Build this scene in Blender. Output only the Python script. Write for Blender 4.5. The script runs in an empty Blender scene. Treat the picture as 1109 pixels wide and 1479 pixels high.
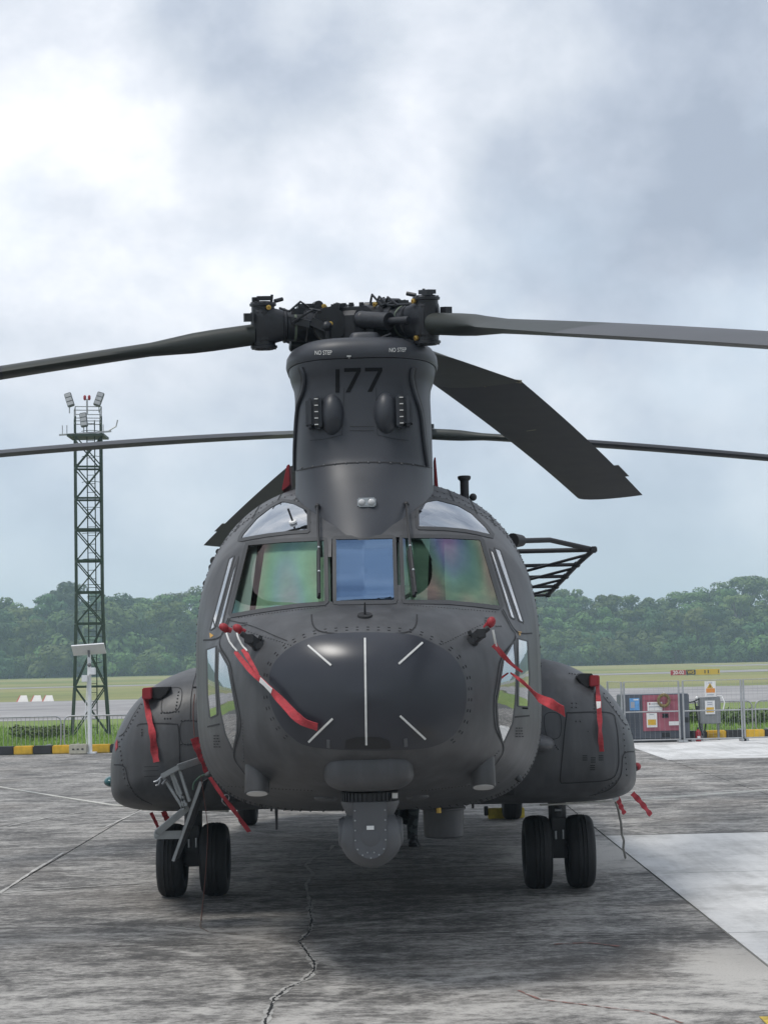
import bpy, bmesh, math, random
import numpy as np
from mathutils import Vector, Matrix
from mathutils.bvhtree import BVHTree

scene = bpy.context.scene
COL = scene.collection
R = math.radians
rng = random.Random(7)

# ------------------------------------------------------------------ camera
FPX, PCX, PCY, HORIZON = 2600.0, 554.5, 739.5, 957.0
PITCH = math.atan((HORIZON - PCY) / FPX)
ROLL = R(1.30)
CAM = Vector((0, 0, 2.0))
_f = Vector((0, math.cos(PITCH), math.sin(PITCH)))
_u = Vector((0, -math.sin(PITCH), math.cos(PITCH)))
_r = Vector((1, 0, 0))
CU = _u * math.cos(ROLL) + _r * math.sin(ROLL)
CR = _r * math.cos(ROLL) - _u * math.sin(ROLL)
cam_data = bpy.data.cameras.new('camera')
cam = bpy.data.objects.new('camera', cam_data)
COL.objects.link(cam)
m = Matrix.Identity(4)
for i in range(3):
    m[i][0] = CR[i]; m[i][1] = CU[i]; m[i][2] = -_f[i]; m[i][3] = CAM[i]
cam.matrix_world = m
cam_data.sensor_fit = 'HORIZONTAL'
cam_data.sensor_width = 36.0
cam_data.lens = 36.0 * FPX / 1109.0
cam_data.clip_start = 0.1
cam_data.clip_end = 8000
scene.camera = cam

def ray(px, py):
    return (_f + CR * ((px - PCX) / FPX) - CU * ((py - PCY) / FPX))
def at(px, py, Y):
    d = ray(px, py)
    return CAM + d * (Y / d.y)
def ground(px, py, z=0.0):
    d = ray(px, py)
    return CAM + d * ((z - CAM.z) / d.z)
def proj(P):
    v = Vector(P) - CAM
    k = FPX / v.dot(_f)
    return PCX + v.dot(CR) * k, PCY - v.dot(CU) * k

# ------------------------------------------------------------------ world, sun, exposure
SUN_EL, SUN_AZ = R(63), R(-124)          # azimuth from +Y towards +X
world = bpy.data.worlds.new('World')
scene.world = world
world.use_nodes = True
wt = world.node_tree
wt.nodes.clear()
def wn(t, **kw):
    n = wt.nodes.new(t)
    for k, v in kw.items(): setattr(n, k, v)
    return n
def wl(a, b): wt.links.new(a, b)
def wmath(op, a, b=None, c=None):
    n = wn('ShaderNodeMath', operation=op)
    for i, v in enumerate((a, b, c)):
        if v is None: continue
        if isinstance(v, (int, float)): n.inputs[i].default_value = v
        else: wl(v, n.inputs[i])
    return n.outputs[0]
sky = wn('ShaderNodeTexSky', sky_type='NISHITA')
sky.sun_disc = False
sky.sun_elevation = SUN_EL
sky.sun_rotation = SUN_AZ
sky.air_density = 1.0; sky.dust_density = 2.2; sky.ozone_density = 1.3
tc = wn('ShaderNodeTexCoord')
sep = wn('ShaderNodeSeparateXYZ')
wl(tc.outputs['Generated'], sep.inputs[0])
def wnoise(scale, detail, rough, off, dist=0.0, zs=1.25):
    mp = wn('ShaderNodeMapping')
    mp.inputs['Location'].default_value = off
    mp.inputs['Scale'].default_value = (1, 1, zs)
    wl(tc.outputs['Generated'], mp.inputs['Vector'])
    n = wn('ShaderNodeTexNoise')
    n.inputs['Scale'].default_value = scale
    n.inputs['Detail'].default_value = detail
    n.inputs['Roughness'].default_value = rough
    n.inputs['Distortion'].default_value = dist
    wl(mp.outputs[0], n.inputs['Vector'])
    return n.outputs['Fac']
def wramp(fac, stops):
    r = wn('ShaderNodeValToRGB')
    el = r.color_ramp.elements
    while len(el) > 1: el.remove(el[-1])
    for i, (p, c) in enumerate(stops):
        e = el[0] if i == 0 else el.new(p)
        e.position = p
        e.color = (c, c, c, 1) if isinstance(c, (int, float)) else (*c, 1)
    wl(fac, r.inputs[0])
    return r.outputs[0]
CLOUD_OFF = (18.06, 8.30, 7.29)
# broken cloud deck: cover decides where cloud stands, body shapes its lit and shaded billows
cover = wramp(wnoise(4.2, 8, 0.52, CLOUD_OFF, 0.2), [(0.28, 0.25), (0.52, 1.0)])
n_big = wnoise(2.7, 2, 0.45, (CLOUD_OFF[0] + 5.3, CLOUD_OFF[1] + 2.2, CLOUD_OFF[2] + 0.3), 0.1)
n_det = wnoise(7.5, 10, 0.56, (CLOUD_OFF[0] + 1.3, CLOUD_OFF[1] + 7.2, CLOUD_OFF[2] + 0.1), 0.12)
body = wmath('ADD', wmath('MULTIPLY', n_big, 0.52), wmath('MULTIPLY', n_det, 0.48))
shade = wramp(body, [(0.39, (3.1, 3.55, 4.35)), (0.46, (4.1, 4.55, 5.35)), (0.515, (5.1, 5.5, 6.15)), (0.565, (6.1, 6.4, 7.0)), (0.63, (7.8, 7.95, 8.3)), (0.72, (9.6, 9.6, 9.6))])
# thin veil over the open sky
veil = wn('ShaderNodeMixRGB', blend_type='MIX')
veil.inputs[0].default_value = 0.72
wl(sky.outputs[0], veil.inputs[1]); veil.inputs[2].default_value = (5.5, 6.4, 7.3, 1)
mx = wn('ShaderNodeMixRGB', blend_type='MIX')
wl(wmath('MULTIPLY', cover, wramp(sep.outputs[2], [(0.02, 0.25), (0.16, 1.0)])), mx.inputs[0]); wl(veil.outputs[0], mx.inputs[1]); wl(shade, mx.inputs[2])
bg = wn('ShaderNodeBackground')
bg.inputs['Strength'].default_value = 0.1
wl(mx.outputs[0], bg.inputs['Color'])
wo = wn('ShaderNodeOutputWorld')
wl(bg.outputs[0], wo.inputs['Surface'])

sun_data = bpy.data.lights.new('sun', 'SUN')
sun_data.energy = 1.5
sun_data.angle = R(16)
sun_data.color = (1.0, 0.965, 0.91)
sun = bpy.data.objects.new('sun', sun_data)
COL.objects.link(sun)
sd = Vector((math.sin(SUN_AZ) * math.cos(SUN_EL), math.cos(SUN_AZ) * math.cos(SUN_EL), math.sin(SUN_EL)))
sun.rotation_euler = (-sd).to_track_quat('-Z', 'Y').to_euler()

scene.render.engine = 'CYCLES'
scene.cycles.use_denoising = True
scene.cycles.max_bounces = 8
scene.cycles.volume_bounces = 1
scene.view_settings.view_transform = 'Standard'
scene.view_settings.look = 'None'
scene.view_settings.gamma = 1.0
scene.view_settings.use_curve_mapping = False
scene.view_settings.exposure = 0.5

# ------------------------------------------------------------------ helpers
WL = {}
def link(o, parent=None, wloc=(0, 0, 0)):
    COL.objects.link(o)
    wloc = Vector(wloc)
    if parent is not None:
        o.parent = parent
        o.location = wloc - WL[parent.name]
    else:
        o.location = wloc
    WL[o.name] = wloc
    return o
def tag(o, label, cat=None, group=None, kind=None):
    if label: o['label'] = label
    if cat: o['category'] = cat
    if group: o['group'] = group
    if kind: o['kind'] = kind
    return o
def empty(name, loc, label=None, cat=None, group=None):
    o = bpy.data.objects.new(name, None)
    o.empty_display_size = 0.2
    link(o, None, loc)
    return tag(o, label, cat, group)
def copy_tree(o, delta=None, parent=None, **props):
    c = o.copy()
    COL.objects.link(c)
    if parent is not None: c.parent = parent
    if delta is not None: c.location = o.location + Vector(delta)
    for k, v in props.items(): c[k] = v
    for ch in o.children: copy_tree(ch, None, c)
    return c

def frame(d, up=Vector((0, 0, 1))):
    d = Vector(d).normalized()
    if abs(d.dot(up)) > 0.98: up = Vector((0, 1, 0))
    s = d.cross(up).normalized()
    return d, s, s.cross(d)
class MB:
    def __init__(self): self.v = []; self.f = []
    def add(self, vs, fs):
        b = len(self.v)
        self.v += [Vector(p) for p in vs]
        self.f += [tuple(b + i for i in f) for f in fs]
        return self
    def box(self, c, s, M=None):
        c = Vector(c)
        vs = [Vector((x * s[0] / 2, y * s[1] / 2, z * s[2] / 2)) for z in (-1, 1) for y in (-1, 1) for x in (-1, 1)]
        if M is not None: vs = [M @ p for p in vs]
        return self.add([c + p for p in vs], [(0, 2, 3, 1), (4, 5, 7, 6), (0, 1, 5, 4), (2, 6, 7, 3), (0, 4, 6, 2), (1, 3, 7, 5)])
    def bar(self, a, b, w, h, up=Vector((0, 0, 1))):
        a, b = Vector(a), Vector(b)
        d, s, t = frame(b - a, up)
        q = [s * (i * w / 2) + t * (j * h / 2) for i, j in ((-1, -1), (1, -1), (1, 1), (-1, 1))]
        return self.add([a + p for p in q] + [b + p for p in q],
                        [(3, 2, 1, 0), (4, 5, 6, 7), (0, 1, 5, 4), (1, 2, 6, 5), (2, 3, 7, 6), (3, 0, 4, 7)])
    def loft(self, rings, cap0=True, cap1=True, closed=True):
        n = len(rings[0]); vs = [p for r in rings for p in r]; fs = []
        for i in range(len(rings) - 1):
            for j in range(n if closed else n - 1):
                a = i * n + j; b = i * n + (j + 1) % n
                fs.append((a, b, b + n, a + n))
        if cap0: fs.append(tuple(reversed(range(n))))
        if cap1: fs.append(tuple((len(rings) - 1) * n + j for j in range(n)))
        return self.add(vs, fs)
    def cyl(self, a, b, r0, r1=None, n=16, cap=True):
        a, b = Vector(a), Vector(b)
        if r1 is None: r1 = r0
        d, s, t = frame(b - a)
        ring = lambda c, r: [c + (s * math.cos(k * 2 * math.pi / n) + t * math.sin(k * 2 * math.pi / n)) * r for k in range(n)]
        return self.loft([ring(a, r0), ring(b, r1)], cap, cap)
    def turned(self, a, axis, prof, n=20, cap=True):      # prof: (distance along axis, radius)
        a = Vector(a); d, s, t = frame(axis)
        rings = [[a + d * l + (s * math.cos(k * 2 * math.pi / n) + t * math.sin(k * 2 * math.pi / n)) * r for k in range(n)] for l, r in prof]
        return self.loft(rings, cap, cap)
    def tube(self, pts, r, n=8, cap=True):
        pts = [Vector(p) for p in pts]
        rs = r if isinstance(r, (list, tuple)) else [r] * len(pts)
        rings = []; ref = None
        for i, p in enumerate(pts):
            d = (pts[min(i + 1, len(pts) - 1)] - pts[max(i - 1, 0)]).normalized()
            if ref is None: _, s, t = frame(d)
            else:
                s = (ref - d * ref.dot(d)).normalized(); t = s.cross(d)
            ref = s
            rings.append([p + (s * math.cos(k * 2 * math.pi / n) + t * math.sin(k * 2 * math.pi / n)) * rs[i] for k in range(n)])
        return self.loft(rings, cap, cap)
    def ball(self, c, rad, nu=16, nv=10, M=None):
        c = Vector(c)
        if isinstance(rad, (int, float)): rad = (rad,) * 3
        vs = [Vector((0, 0, -rad[2]))]
        for i in range(1, nv):
            a = -math.pi / 2 + math.pi * i / nv
            for j in range(nu):
                b = 2 * math.pi * j / nu
                vs.append(Vector((rad[0] * math.cos(a) * math.cos(b), rad[1] * math.cos(a) * math.sin(b), rad[2] * math.sin(a))))
        vs.append(Vector((0, 0, rad[2])))
        fs = [(0, 1 + (j + 1) % nu, 1 + j) for j in range(nu)]
        for i in range(nv - 2):
            for j in range(nu):
                p = 1 + i * nu + j; q = 1 + i * nu + (j + 1) % nu
                fs.append((p, q, q + nu, p + nu))
        l = 1 + (nv - 2) * nu
        fs += [(l + j, l + (j + 1) % nu, len(vs) - 1) for j in range(nu)]
        if M is not None: vs = [M @ p for p in vs]
        return self.add([c + p for p in vs], fs)
    def prism(self, poly, depth):                           # polygon of 3D points pushed along depth vector
        depth = Vector(depth); n = len(poly)
        vs = [Vector(p) for p in poly]; vs += [p + depth for p in vs]
        fs = [tuple(range(n)), tuple(reversed(range(n, 2 * n)))]
        fs += [(i, i + n, (i + 1) % n + n, (i + 1) % n) for i in range(n)]
        return self.add(vs, fs)
    def ribbon(self, pts, width, wdir, th=0.003):
        pts = [Vector(p) for p in pts]; n = len(pts)
        ws = width if isinstance(width, (list, tuple)) else [width] * n
        wd = wdir if isinstance(wdir, list) else [Vector(wdir)] * n
        rings = []
        for i, p in enumerate(pts):
            d = (pts[min(i + 1, n - 1)] - pts[max(i - 1, 0)]).normalized()
            s = (wd[i] - d * wd[i].dot(d)).normalized(); t = d.cross(s)
            h = s * ws[i] / 2; k = t * th / 2
            rings.append([p - h - k, p + h - k, p + h + k, p - h + k])
        return self.loft(rings)
    def xform(self, M):
        self.v = [M @ p for p in self.v]; return self
    def build(self, name, mat, parent=None, wloc=None, smooth=0, bevel=0, recalc=True, kind=None):
        if wloc is None: wloc = WL[parent.name] if parent is not None else Vector((0, 0, 0))
        wloc = Vector(wloc)
        me = bpy.data.meshes.new(name)
        me.from_pydata([p - wloc for p in self.v], [], self.f)
        if recalc or bevel:
            bm = bmesh.new(); bm.from_mesh(me)
            if recalc: bmesh.ops.recalc_face_normals(bm, faces=bm.faces)
            if bevel:
                es = [e for e in bm.edges if len(e.link_faces) == 2 and e.calc_face_angle(0) > 0.6]
                bmesh.ops.bevel(bm, geom=es, offset=bevel, segments=2, affect='EDGES', clamp_overlap=True)
            bm.to_mesh(me); bm.free()
        if smooth:
            me.polygons.foreach_set('use_smooth', [True] * len(me.polygons))
            me.set_sharp_from_angle(angle=R(smooth))
        me.materials.append(mat)
        o = bpy.data.objects.new(name, me)
        link(o, parent, wloc)
        if kind: o['kind'] = kind
        return o
def again(o, parent, wloc, name=None):
    c = bpy.data.objects.new(name or o.name.split('.')[0], o.data)
    return link(c, parent, wloc)

def text_mesh(body, size, font_w=1.0, extrude=0.0, bold=0.0):
    cu = bpy.data.curves.new('t', 'FONT')
    cu.body = body; cu.size = size; cu.align_x = 'CENTER'; cu.align_y = 'CENTER'
    cu.extrude = extrude; cu.offset = bold; cu.resolution_u = 3
    o = bpy.data.objects.new('t', cu); COL.objects.link(o)
    dg = bpy.context.evaluated_depsgraph_get()
    me = bpy.data.meshes.new_from_object(o.evaluated_get(dg))
    vs = [Vector((v.co.x * font_w, v.co.y, v.co.z)) for v in me.vertices]
    fs = [tuple(p.vertices) for p in me.polygons]
    bpy.data.objects.remove(o); bpy.data.curves.remove(cu); bpy.data.meshes.remove(me)
    return vs, fs
def wall_text(body, size, c, mat, parent, name='lettering', w=1.0, bold=0.0):
    """text standing upright and facing -Y, a few mm proud of the board at c"""
    vs, fs = text_mesh(body, size, w, 0.002, bold)
    mb = MB(); c = Vector(c)
    mb.add([c + Vector((p.x, -p.z, p.y)) for p in vs], fs)
    return mb.build(name, mat, parent, recalc=False)

# ------------------------------------------------------------------ materials
def mat(name, col, rough=0.6, metal=0.0, var=0.0, vscale=6.0, bump=0.0, bscale=60.0, spec=0.5, emit=None, coat=0.0, ripple=0.0):
    mt = bpy.data.materials.new(name); mt.use_nodes = True
    nt = mt.node_tree; b = nt.nodes['Principled BSDF']
    b.inputs['Base Color'].default_value = (*col, 1)
    b.inputs['Roughness'].default_value = rough
    b.inputs['Metallic'].default_value = metal
    b.inputs['Specular IOR Level'].default_value = spec
    b.inputs['Coat Weight'].default_value = coat
    t = nt.nodes.new('ShaderNodeTexCoord')
    if var:
        n = nt.nodes.new('ShaderNodeTexNoise')
        n.inputs['Scale'].default_value = vscale; n.inputs['Detail'].default_value = 7; n.inputs['Roughness'].default_value = 0.62
        nt.links.new(t.outputs['Object'], n.inputs['Vector'])
        mr = nt.nodes.new('ShaderNodeMapRange')
        mr.inputs[1].default_value = 0.3; mr.inputs[2].default_value = 0.7
        mr.inputs[3].default_value = 1 - var; mr.inputs[4].default_value = 1 + var
        nt.links.new(n.outputs['Fac'], mr.inputs[0])
        vm = nt.nodes.new('ShaderNodeVectorMath'); vm.operation = 'SCALE'
        vm.inputs[0].default_value = col
        nt.links.new(mr.outputs[0], vm.inputs['Scale'])
        nt.links.new(vm.outputs[0], b.inputs['Base Color'])
        mr2 = nt.nodes.new('ShaderNodeMapRange')
        mr2.inputs[1].default_value = 0.3; mr2.inputs[2].default_value = 0.7
        mr2.inputs[3].default_value = max(0.02, rough - 0.35 * var * rough); mr2.inputs[4].default_value = min(1, rough + 0.35 * var * rough)
        nt.links.new(n.outputs['Fac'], mr2.inputs[0])
        nt.links.new(mr2.outputs[0], b.inputs['Roughness'])
    if bump:
        n2 = nt.nodes.new('ShaderNodeTexNoise')
        n2.inputs['Scale'].default_value = bscale; n2.inputs['Detail'].default_value = 4
        nt.links.new(t.outputs['Object'], n2.inputs['Vector'])
        bp = nt.nodes.new('ShaderNodeBump')
        bp.inputs['Strength'].default_value = bump; bp.inputs['Distance'].default_value = 0.01
        nt.links.new(n2.outputs['Fac'], bp.inputs['Height'])
        nt.links.new(bp.outputs[0], b.inputs['Normal'])
        if ripple:
            n3 = nt.nodes.new('ShaderNodeTexNoise'); n3.inputs['Scale'].default_value = 5.5; n3.inputs['Detail'].default_value = 2
            nt.links.new(t.outputs['Object'], n3.inputs['Vector'])
            b3 = nt.nodes.new('ShaderNodeBump'); b3.inputs['Strength'].default_value = ripple; b3.inputs['Distance'].default_value = 0.03
            nt.links.new(n3.outputs['Fac'], b3.inputs['Height']); nt.links.new(b3.outputs[0], bp.inputs['Normal'])
            # run-off streaks and rubbed patches in the matt paint
            mp4 = nt.nodes.new('ShaderNodeMapping'); mp4.inputs['Scale'].default_value = (9, 9, 1.1); n4 = nt.nodes.new('ShaderNodeTexNoise'); n4.inputs['Scale'].default_value = 1.0; n4.inputs['Detail'].default_value = 6
            nt.links.new(t.outputs['Object'], mp4.inputs[0]); nt.links.new(mp4.outputs[0], n4.inputs['Vector'])
            m4 = nt.nodes.new('ShaderNodeMapRange'); m4.inputs[1].default_value = .40; m4.inputs[2].default_value = .68; m4.inputs[3].default_value = .86; m4.inputs[4].default_value = 1.22
            nt.links.new(n4.outputs['Fac'], m4.inputs[0]); v4 = nt.nodes.new('ShaderNodeVectorMath'); v4.operation = 'SCALE'
            nt.links.new(vm.outputs[0], v4.inputs[0]); nt.links.new(m4.outputs[0], v4.inputs['Scale']); nt.links.new(v4.outputs[0], b.inputs['Base Color'])
    if emit:
        b.inputs['Emission Color'].default_value = (*emit[0], 1); b.inputs['Emission Strength'].default_value = emit[1]
    return mt
def glass(name, tint, gloss, fac, rough=0.015):
    mt = bpy.data.materials.new(name); mt.use_nodes = True
    nt = mt.node_tree; nt.nodes.clear()
    o = nt.nodes.new('ShaderNodeOutputMaterial'); mixn = nt.nodes.new('ShaderNodeMixShader')
    tr = nt.nodes.new('ShaderNodeBsdfTransparent'); tr.inputs[0].default_value = (*tint, 1)
    gl = nt.nodes.new('ShaderNodeBsdfGlossy'); gl.inputs['Color'].default_value = (*gloss, 1); gl.inputs['Roughness'].default_value = rough
    fr = nt.nodes.new('ShaderNodeFresnel'); fr.inputs[0].default_value = 1.6
    mr = nt.nodes.new('ShaderNodeMapRange')
    mr.inputs[1].default_value = 0.05; mr.inputs[2].default_value = 0.7; mr.inputs[3].default_value = fac; mr.inputs[4].default_value = 0.95
    nt.links.new(fr.outputs[0], mr.inputs[0]); nt.links.new(mr.outputs[0], mixn.inputs[0])
    nt.links.new(tr.outputs[0], mixn.inputs[1]); nt.links.new(gl.outputs[0], mixn.inputs[2])
    nt.links.new(mixn.outputs[0], o.inputs[0])
    return mt

M = {}
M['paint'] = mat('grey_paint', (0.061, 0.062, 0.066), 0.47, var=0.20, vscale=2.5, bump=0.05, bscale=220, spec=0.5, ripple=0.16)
M['pylon_dark'] = mat('pylon_dark_grey', (0.031, 0.034, 0.042), 0.48, var=0.12, vscale=3, bump=0.05, bscale=220)  # pylon and its fittings set darker and bluer than the hull
M['paint2'] = mat('grey_paint_frames', (0.042, 0.043, 0.046), 0.6, var=0.08, vscale=4)
M['radome'] = mat('radome_paint', (0.027, 0.029, 0.037), 0.30, var=0.06, vscale=3, spec=0.5)
M['seam'] = mat('seam_dark', (0.018, 0.018, 0.02), 0.8)
M['pale'] = mat('pale_strip', (0.62, 0.62, 0.60), 0.5, var=0.08, vscale=30)
M['white'] = mat('white_paint', (0.75, 0.75, 0.74), 0.5, var=0.06, vscale=9)
M['numeral'] = mat('numeral_black', (0.005, 0.005, 0.006), 0.8, spec=0.2)
M['amber'] = mat('amber_mark', (0.62, 0.33, 0.04), 0.5)
M['black'] = mat('black_paint', (0.014, 0.014, 0.016), 0.55)
M['rotor'] = mat('rotor_metal', (0.012, 0.013, 0.017), 0.42, var=0.25, vscale=14, bump=0.1, bscale=90)
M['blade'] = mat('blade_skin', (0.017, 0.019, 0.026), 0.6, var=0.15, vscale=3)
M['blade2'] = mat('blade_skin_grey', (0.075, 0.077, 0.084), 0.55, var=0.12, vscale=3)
M['bladeroot'] = mat('blade_root', (0.022, 0.026, 0.022), 0.5, var=0.15, vscale=6)
M['brass'] = mat('brass', (0.55, 0.36, 0.09), 0.35, metal=0.7)
M['steel'] = mat('steel', (0.42, 0.43, 0.44), 0.35, metal=0.8, var=0.1, vscale=20)
M['alu'] = mat('step_aluminium', (0.30, 0.31, 0.31), 0.45, metal=0.35, var=0.12, vscale=15)
M['rubber'] = mat('tyre_rubber', (0.014, 0.0138, 0.0145), 0.72, var=0.5, vscale=7, bump=0.15, bscale=120)
M['rim'] = mat('wheel_rim', (0.10, 0.10, 0.105), 0.5)
M['red'] = mat('red_fabric', (0.40, 0.045, 0.055), 0.85, var=0.28, vscale=14, bump=0.7, bscale=38)
M['redcap'] = mat('red_cover', (0.29, 0.018, 0.026), 0.6, var=0.12, vscale=20)
M['flir'] = mat('turret_grey', (0.088, 0.091, 0.098), 0.5, var=0.06, vscale=6)
M['lens'] = mat('lens_glass', (0.55, 0.55, 0.55), 0.15, spec=0.8)
M['shade_g'] = mat('sunshade_green', (0.36, 0.47, 0.37), 0.6, var=0.18, vscale=5, bump=0.6, bscale=9)
M['shade_glare'] = mat('shade_glare_white', (0.50, 0.52, 0.56), 0.6, var=0.06, vscale=3)  # pale cloth, also stands in for white sky reflection in glass
M['liner'] = mat('cockpit_liner', (0.012, 0.012, 0.014), 0.8)
def coated_glass(name, tint, fac):
    """laminated windscreen with soft interference colours painted into its gloss by noise"""
    mt = glass(name, tint, (1, 1, 1), fac); nt = mt.node_tree
    gl = [x for x in nt.nodes if x.type == 'BSDF_GLOSSY'][0]
    n = nt.nodes.new('ShaderNodeTexNoise'); n.inputs['Scale'].default_value = 1.3; n.inputs['Detail'].default_value = 0.5
    t = nt.nodes.new('ShaderNodeTexCoord'); mp = nt.nodes.new('ShaderNodeMapping'); mp.inputs['Scale'].default_value = (2.6, 0.4, 0.9); mp.inputs['Location'].default_value = (0.7, 0, 0.2)
    nt.links.new(t.outputs['Object'], mp.inputs[0]); nt.links.new(mp.outputs[0], n.inputs['Vector'])
    rp = nt.nodes.new('ShaderNodeValToRGB'); el = rp.color_ramp.elements; el[0].position = .32; el[0].color = (.55, .36, .62, 1); el[1].position = .68; el[1].color = (.62, .46, .40, 1)  # iridescence ramp painted into the gloss colour
    for p_, c_ in ((.42, (.34, .42, .66)), (.50, (.30, .52, .46)), (.58, (.36, .50, .36))):
        e = el.new(p_); e.color = (*c_, 1)
    nt.links.new(n.outputs['Fac'], rp.inputs[0]); nt.links.new(rp.outputs[0], gl.inputs['Color'])
    return mt
M['g_front'] = coated_glass('glass_windshield', (0.74, 0.86, 0.78), 0.22)
M['g_mid'] = glass('glass_centre', (0.30, 0.38, 0.5), (0.26, 0.40, 0.62), 0.50)
M['g_roof'] = glass('glass_roof', (0.55, 0.57, 0.6), (0.9, 0.92, 0.95), 0.45)
M['g_side'] = glass('glass_side', (0.45, 0.5, 0.5), (0.95, 0.96, 0.97), 0.55)
# ------------------------------------------------------------------ ground
def ground_mat(name, build):
    mt = bpy.data.materials.new(name); mt.use_nodes = True
    nt = mt.node_tree; b = nt.nodes['Principled BSDF']
    geo = nt.nodes.new('ShaderNodeNewGeometry')
    class G: pass
    g = G(); g.nt = nt; g.pos = geo.outputs['Position']
    def node(t, **kw):
        n = nt.nodes.new(t)
        for k, v in kw.items(): setattr(n, k, v)
        return n
    def setin(s, v):
        if isinstance(v, (int, float)): s.default_value = v
        elif isinstance(v, tuple): s.default_value = (*v, 1) if len(v) == 3 and s.type == 'RGBA' else v
        else: nt.links.new(v, s)
    def noise(scale, detail=8, rough=0.6, sc=(1, 1, 1), dist=0.0, off=(0, 0, 0), rot=0.0):
        mp = node('ShaderNodeMapping'); nt.links.new(g.pos, mp.inputs['Vector'])
        mp.inputs['Scale'].default_value = sc; mp.inputs['Location'].default_value = off; mp.inputs['Rotation'].default_value = (0, 0, rot)
        n = node('ShaderNodeTexNoise'); nt.links.new(mp.outputs[0], n.inputs['Vector'])
        for k, v in (('Scale', scale), ('Detail', detail), ('Roughness', rough), ('Distortion', dist)): n.inputs[k].default_value = v
        return n.outputs['Fac']
    def mth(op, a, b_=None, clamp=False):
        n = node('ShaderNodeMath', operation=op, use_clamp=clamp); setin(n.inputs[0], a)
        if b_ is not None: setin(n.inputs[1], b_)
        return n.outputs[0]
    def rmp(v, lo, hi, a=0.0, c=1.0):
        n = node('ShaderNodeMapRange', interpolation_type='SMOOTHSTEP'); setin(n.inputs[0], v)
        for i, q in enumerate((lo, hi, a, c)): n.inputs[i + 1].default_value = q
        return n.outputs[0]
    def mix(f, a, c):
        n = node('ShaderNodeMixRGB'); setin(n.inputs[0], f); setin(n.inputs[1], a); setin(n.inputs[2], c); return n.outputs[0]
    def spot(x, y, r0, r1, sx=1, sy=1):
        mp = node('ShaderNodeMapping'); nt.links.new(g.pos, mp.inputs['Vector'])
        mp.inputs['Scale'].default_value = (1 / sx, 1 / sy, 0); mp.inputs['Location'].default_value = (-x / sx, -y / sy, 0)
        l = node('ShaderNodeVectorMath', operation='LENGTH'); nt.links.new(mp.outputs[0], l.inputs[0])
        return rmp(l.outputs['Value'], r0, r1, 1.0, 0.0)
    def ring(x, y, r_, w, sx=1, sy=1):
        mp = node('ShaderNodeMapping'); nt.links.new(g.pos, mp.inputs['Vector'])
        mp.inputs['Scale'].default_value = (1 / sx, 1 / sy, 0); mp.inputs['Location'].default_value = (-x / sx, -y / sy, 0)
        l = node('ShaderNodeVectorMath', operation='LENGTH'); nt.links.new(mp.outputs[0], l.inputs[0])
        d = mth('ABSOLUTE', mth('SUBTRACT', l.outputs['Value'], r_))
        return rmp(d, 0.0, w, 1.0, 0.0)
    g.node, g.noise, g.mth, g.rmp, g.mix, g.spot, g.ring = node, noise, mth, rmp, mix, spot, ring
    col, rough, h, hs = build(g)
    setin(b.inputs['Base Color'], col); setin(b.inputs['Roughness'], rough)
    if h is not None:
        bp = node('ShaderNodeBump'); bp.inputs['Strength'].default_value = hs; bp.inputs['Distance'].default_value = 0.02
        nt.links.new(h, bp.inputs['Height']); nt.links.new(bp.outputs[0], b.inputs['Normal'])
    return mt
def stained(g):
    big = g.noise(0.14, 4, .5, off=(4.2, 1.0, 0))
    mid = g.noise(0.9, 8, .66, sc=(.8, .6, 1), off=(1.5, 7, 0), dist=.3)
    streak = g.noise(3.2, 10, .74, sc=(.45, 1, 1), off=(5, 3, 0), dist=.5, rot=.12)
    fine = g.noise(15, 9, .80, sc=(.7, 1, 1))
    speck = g.noise(60, 4, .75)
    v = g.mth('ADD', g.mth('MULTIPLY', big, .12), g.mth('MULTIPLY', mid, .30))
    v = g.mth('ADD', g.mth('ADD', v, g.mth('MULTIPLY', fine, .62)), g.mth('MULTIPLY', streak, .56))
    v = g.mth('ADD', v, g.mth('MULTIPLY', g.spot(2.0, 18.6, 0.2, 1.3, 1.0, 1.6), .20))
    v = g.mth('ADD', v, g.mth('MULTIPLY', g.spot(2.3, 11.7, 0.2, 1.2, .55, 1.1), .18))
    v = g.mth('ADD', v, g.mth('MULTIPLY', g.spot(-.2, 9.0, 0.2, 4.6, 1.5, 1.0), .055))
    # scrubbed tyre arcs
    for a in ((1.2, 9.2, 1.25, .10, 1, 1.3), (1.25, 9.3, 1.55, .07, 1, 1.3), (1.2, 9.25, 1.95, .06, 1, 1.3), (-3.2, 11.5, 2.2, .09, 1, 1), (-3.1, 11.6, 2.75, .10, 1, 1), (-2.0, 19.0, 5.2, .10, 1, 1), (4.0, 26.0, 7.0, .12, 1, 1)):
        v = g.mth('ADD', v, g.mth('MULTIPLY', g.mth('MULTIPLY', g.ring(*a), streak), .12))
    f = g.rmp(v, .70, .97)
    c = g.mix(f, (.070, .066, .062), (.48, .46, .43))
    c = g.mix(g.mth('MULTIPLY', g.rmp(speck, .54, .70), .50), c, (.055, .052, .049))
    drip = g.rmp(g.noise(1.7, 3, .45, off=(8, 5, 0)), .66, .70)
    c = g.mix(g.mth('MULTIPLY', drip, .55), c, (.05, .048, .047))
    warm = g.rmp(g.noise(.4, 4, .5, off=(9, 2, 0)), .48, .68)
    c = g.mix(g.mth('MULTIPLY', warm, .22), c, (.23, .195, .16))
    return c, .80, g.mth('ADD', fine, g.mth('MULTIPLY', speck, .5)), .4
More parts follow.
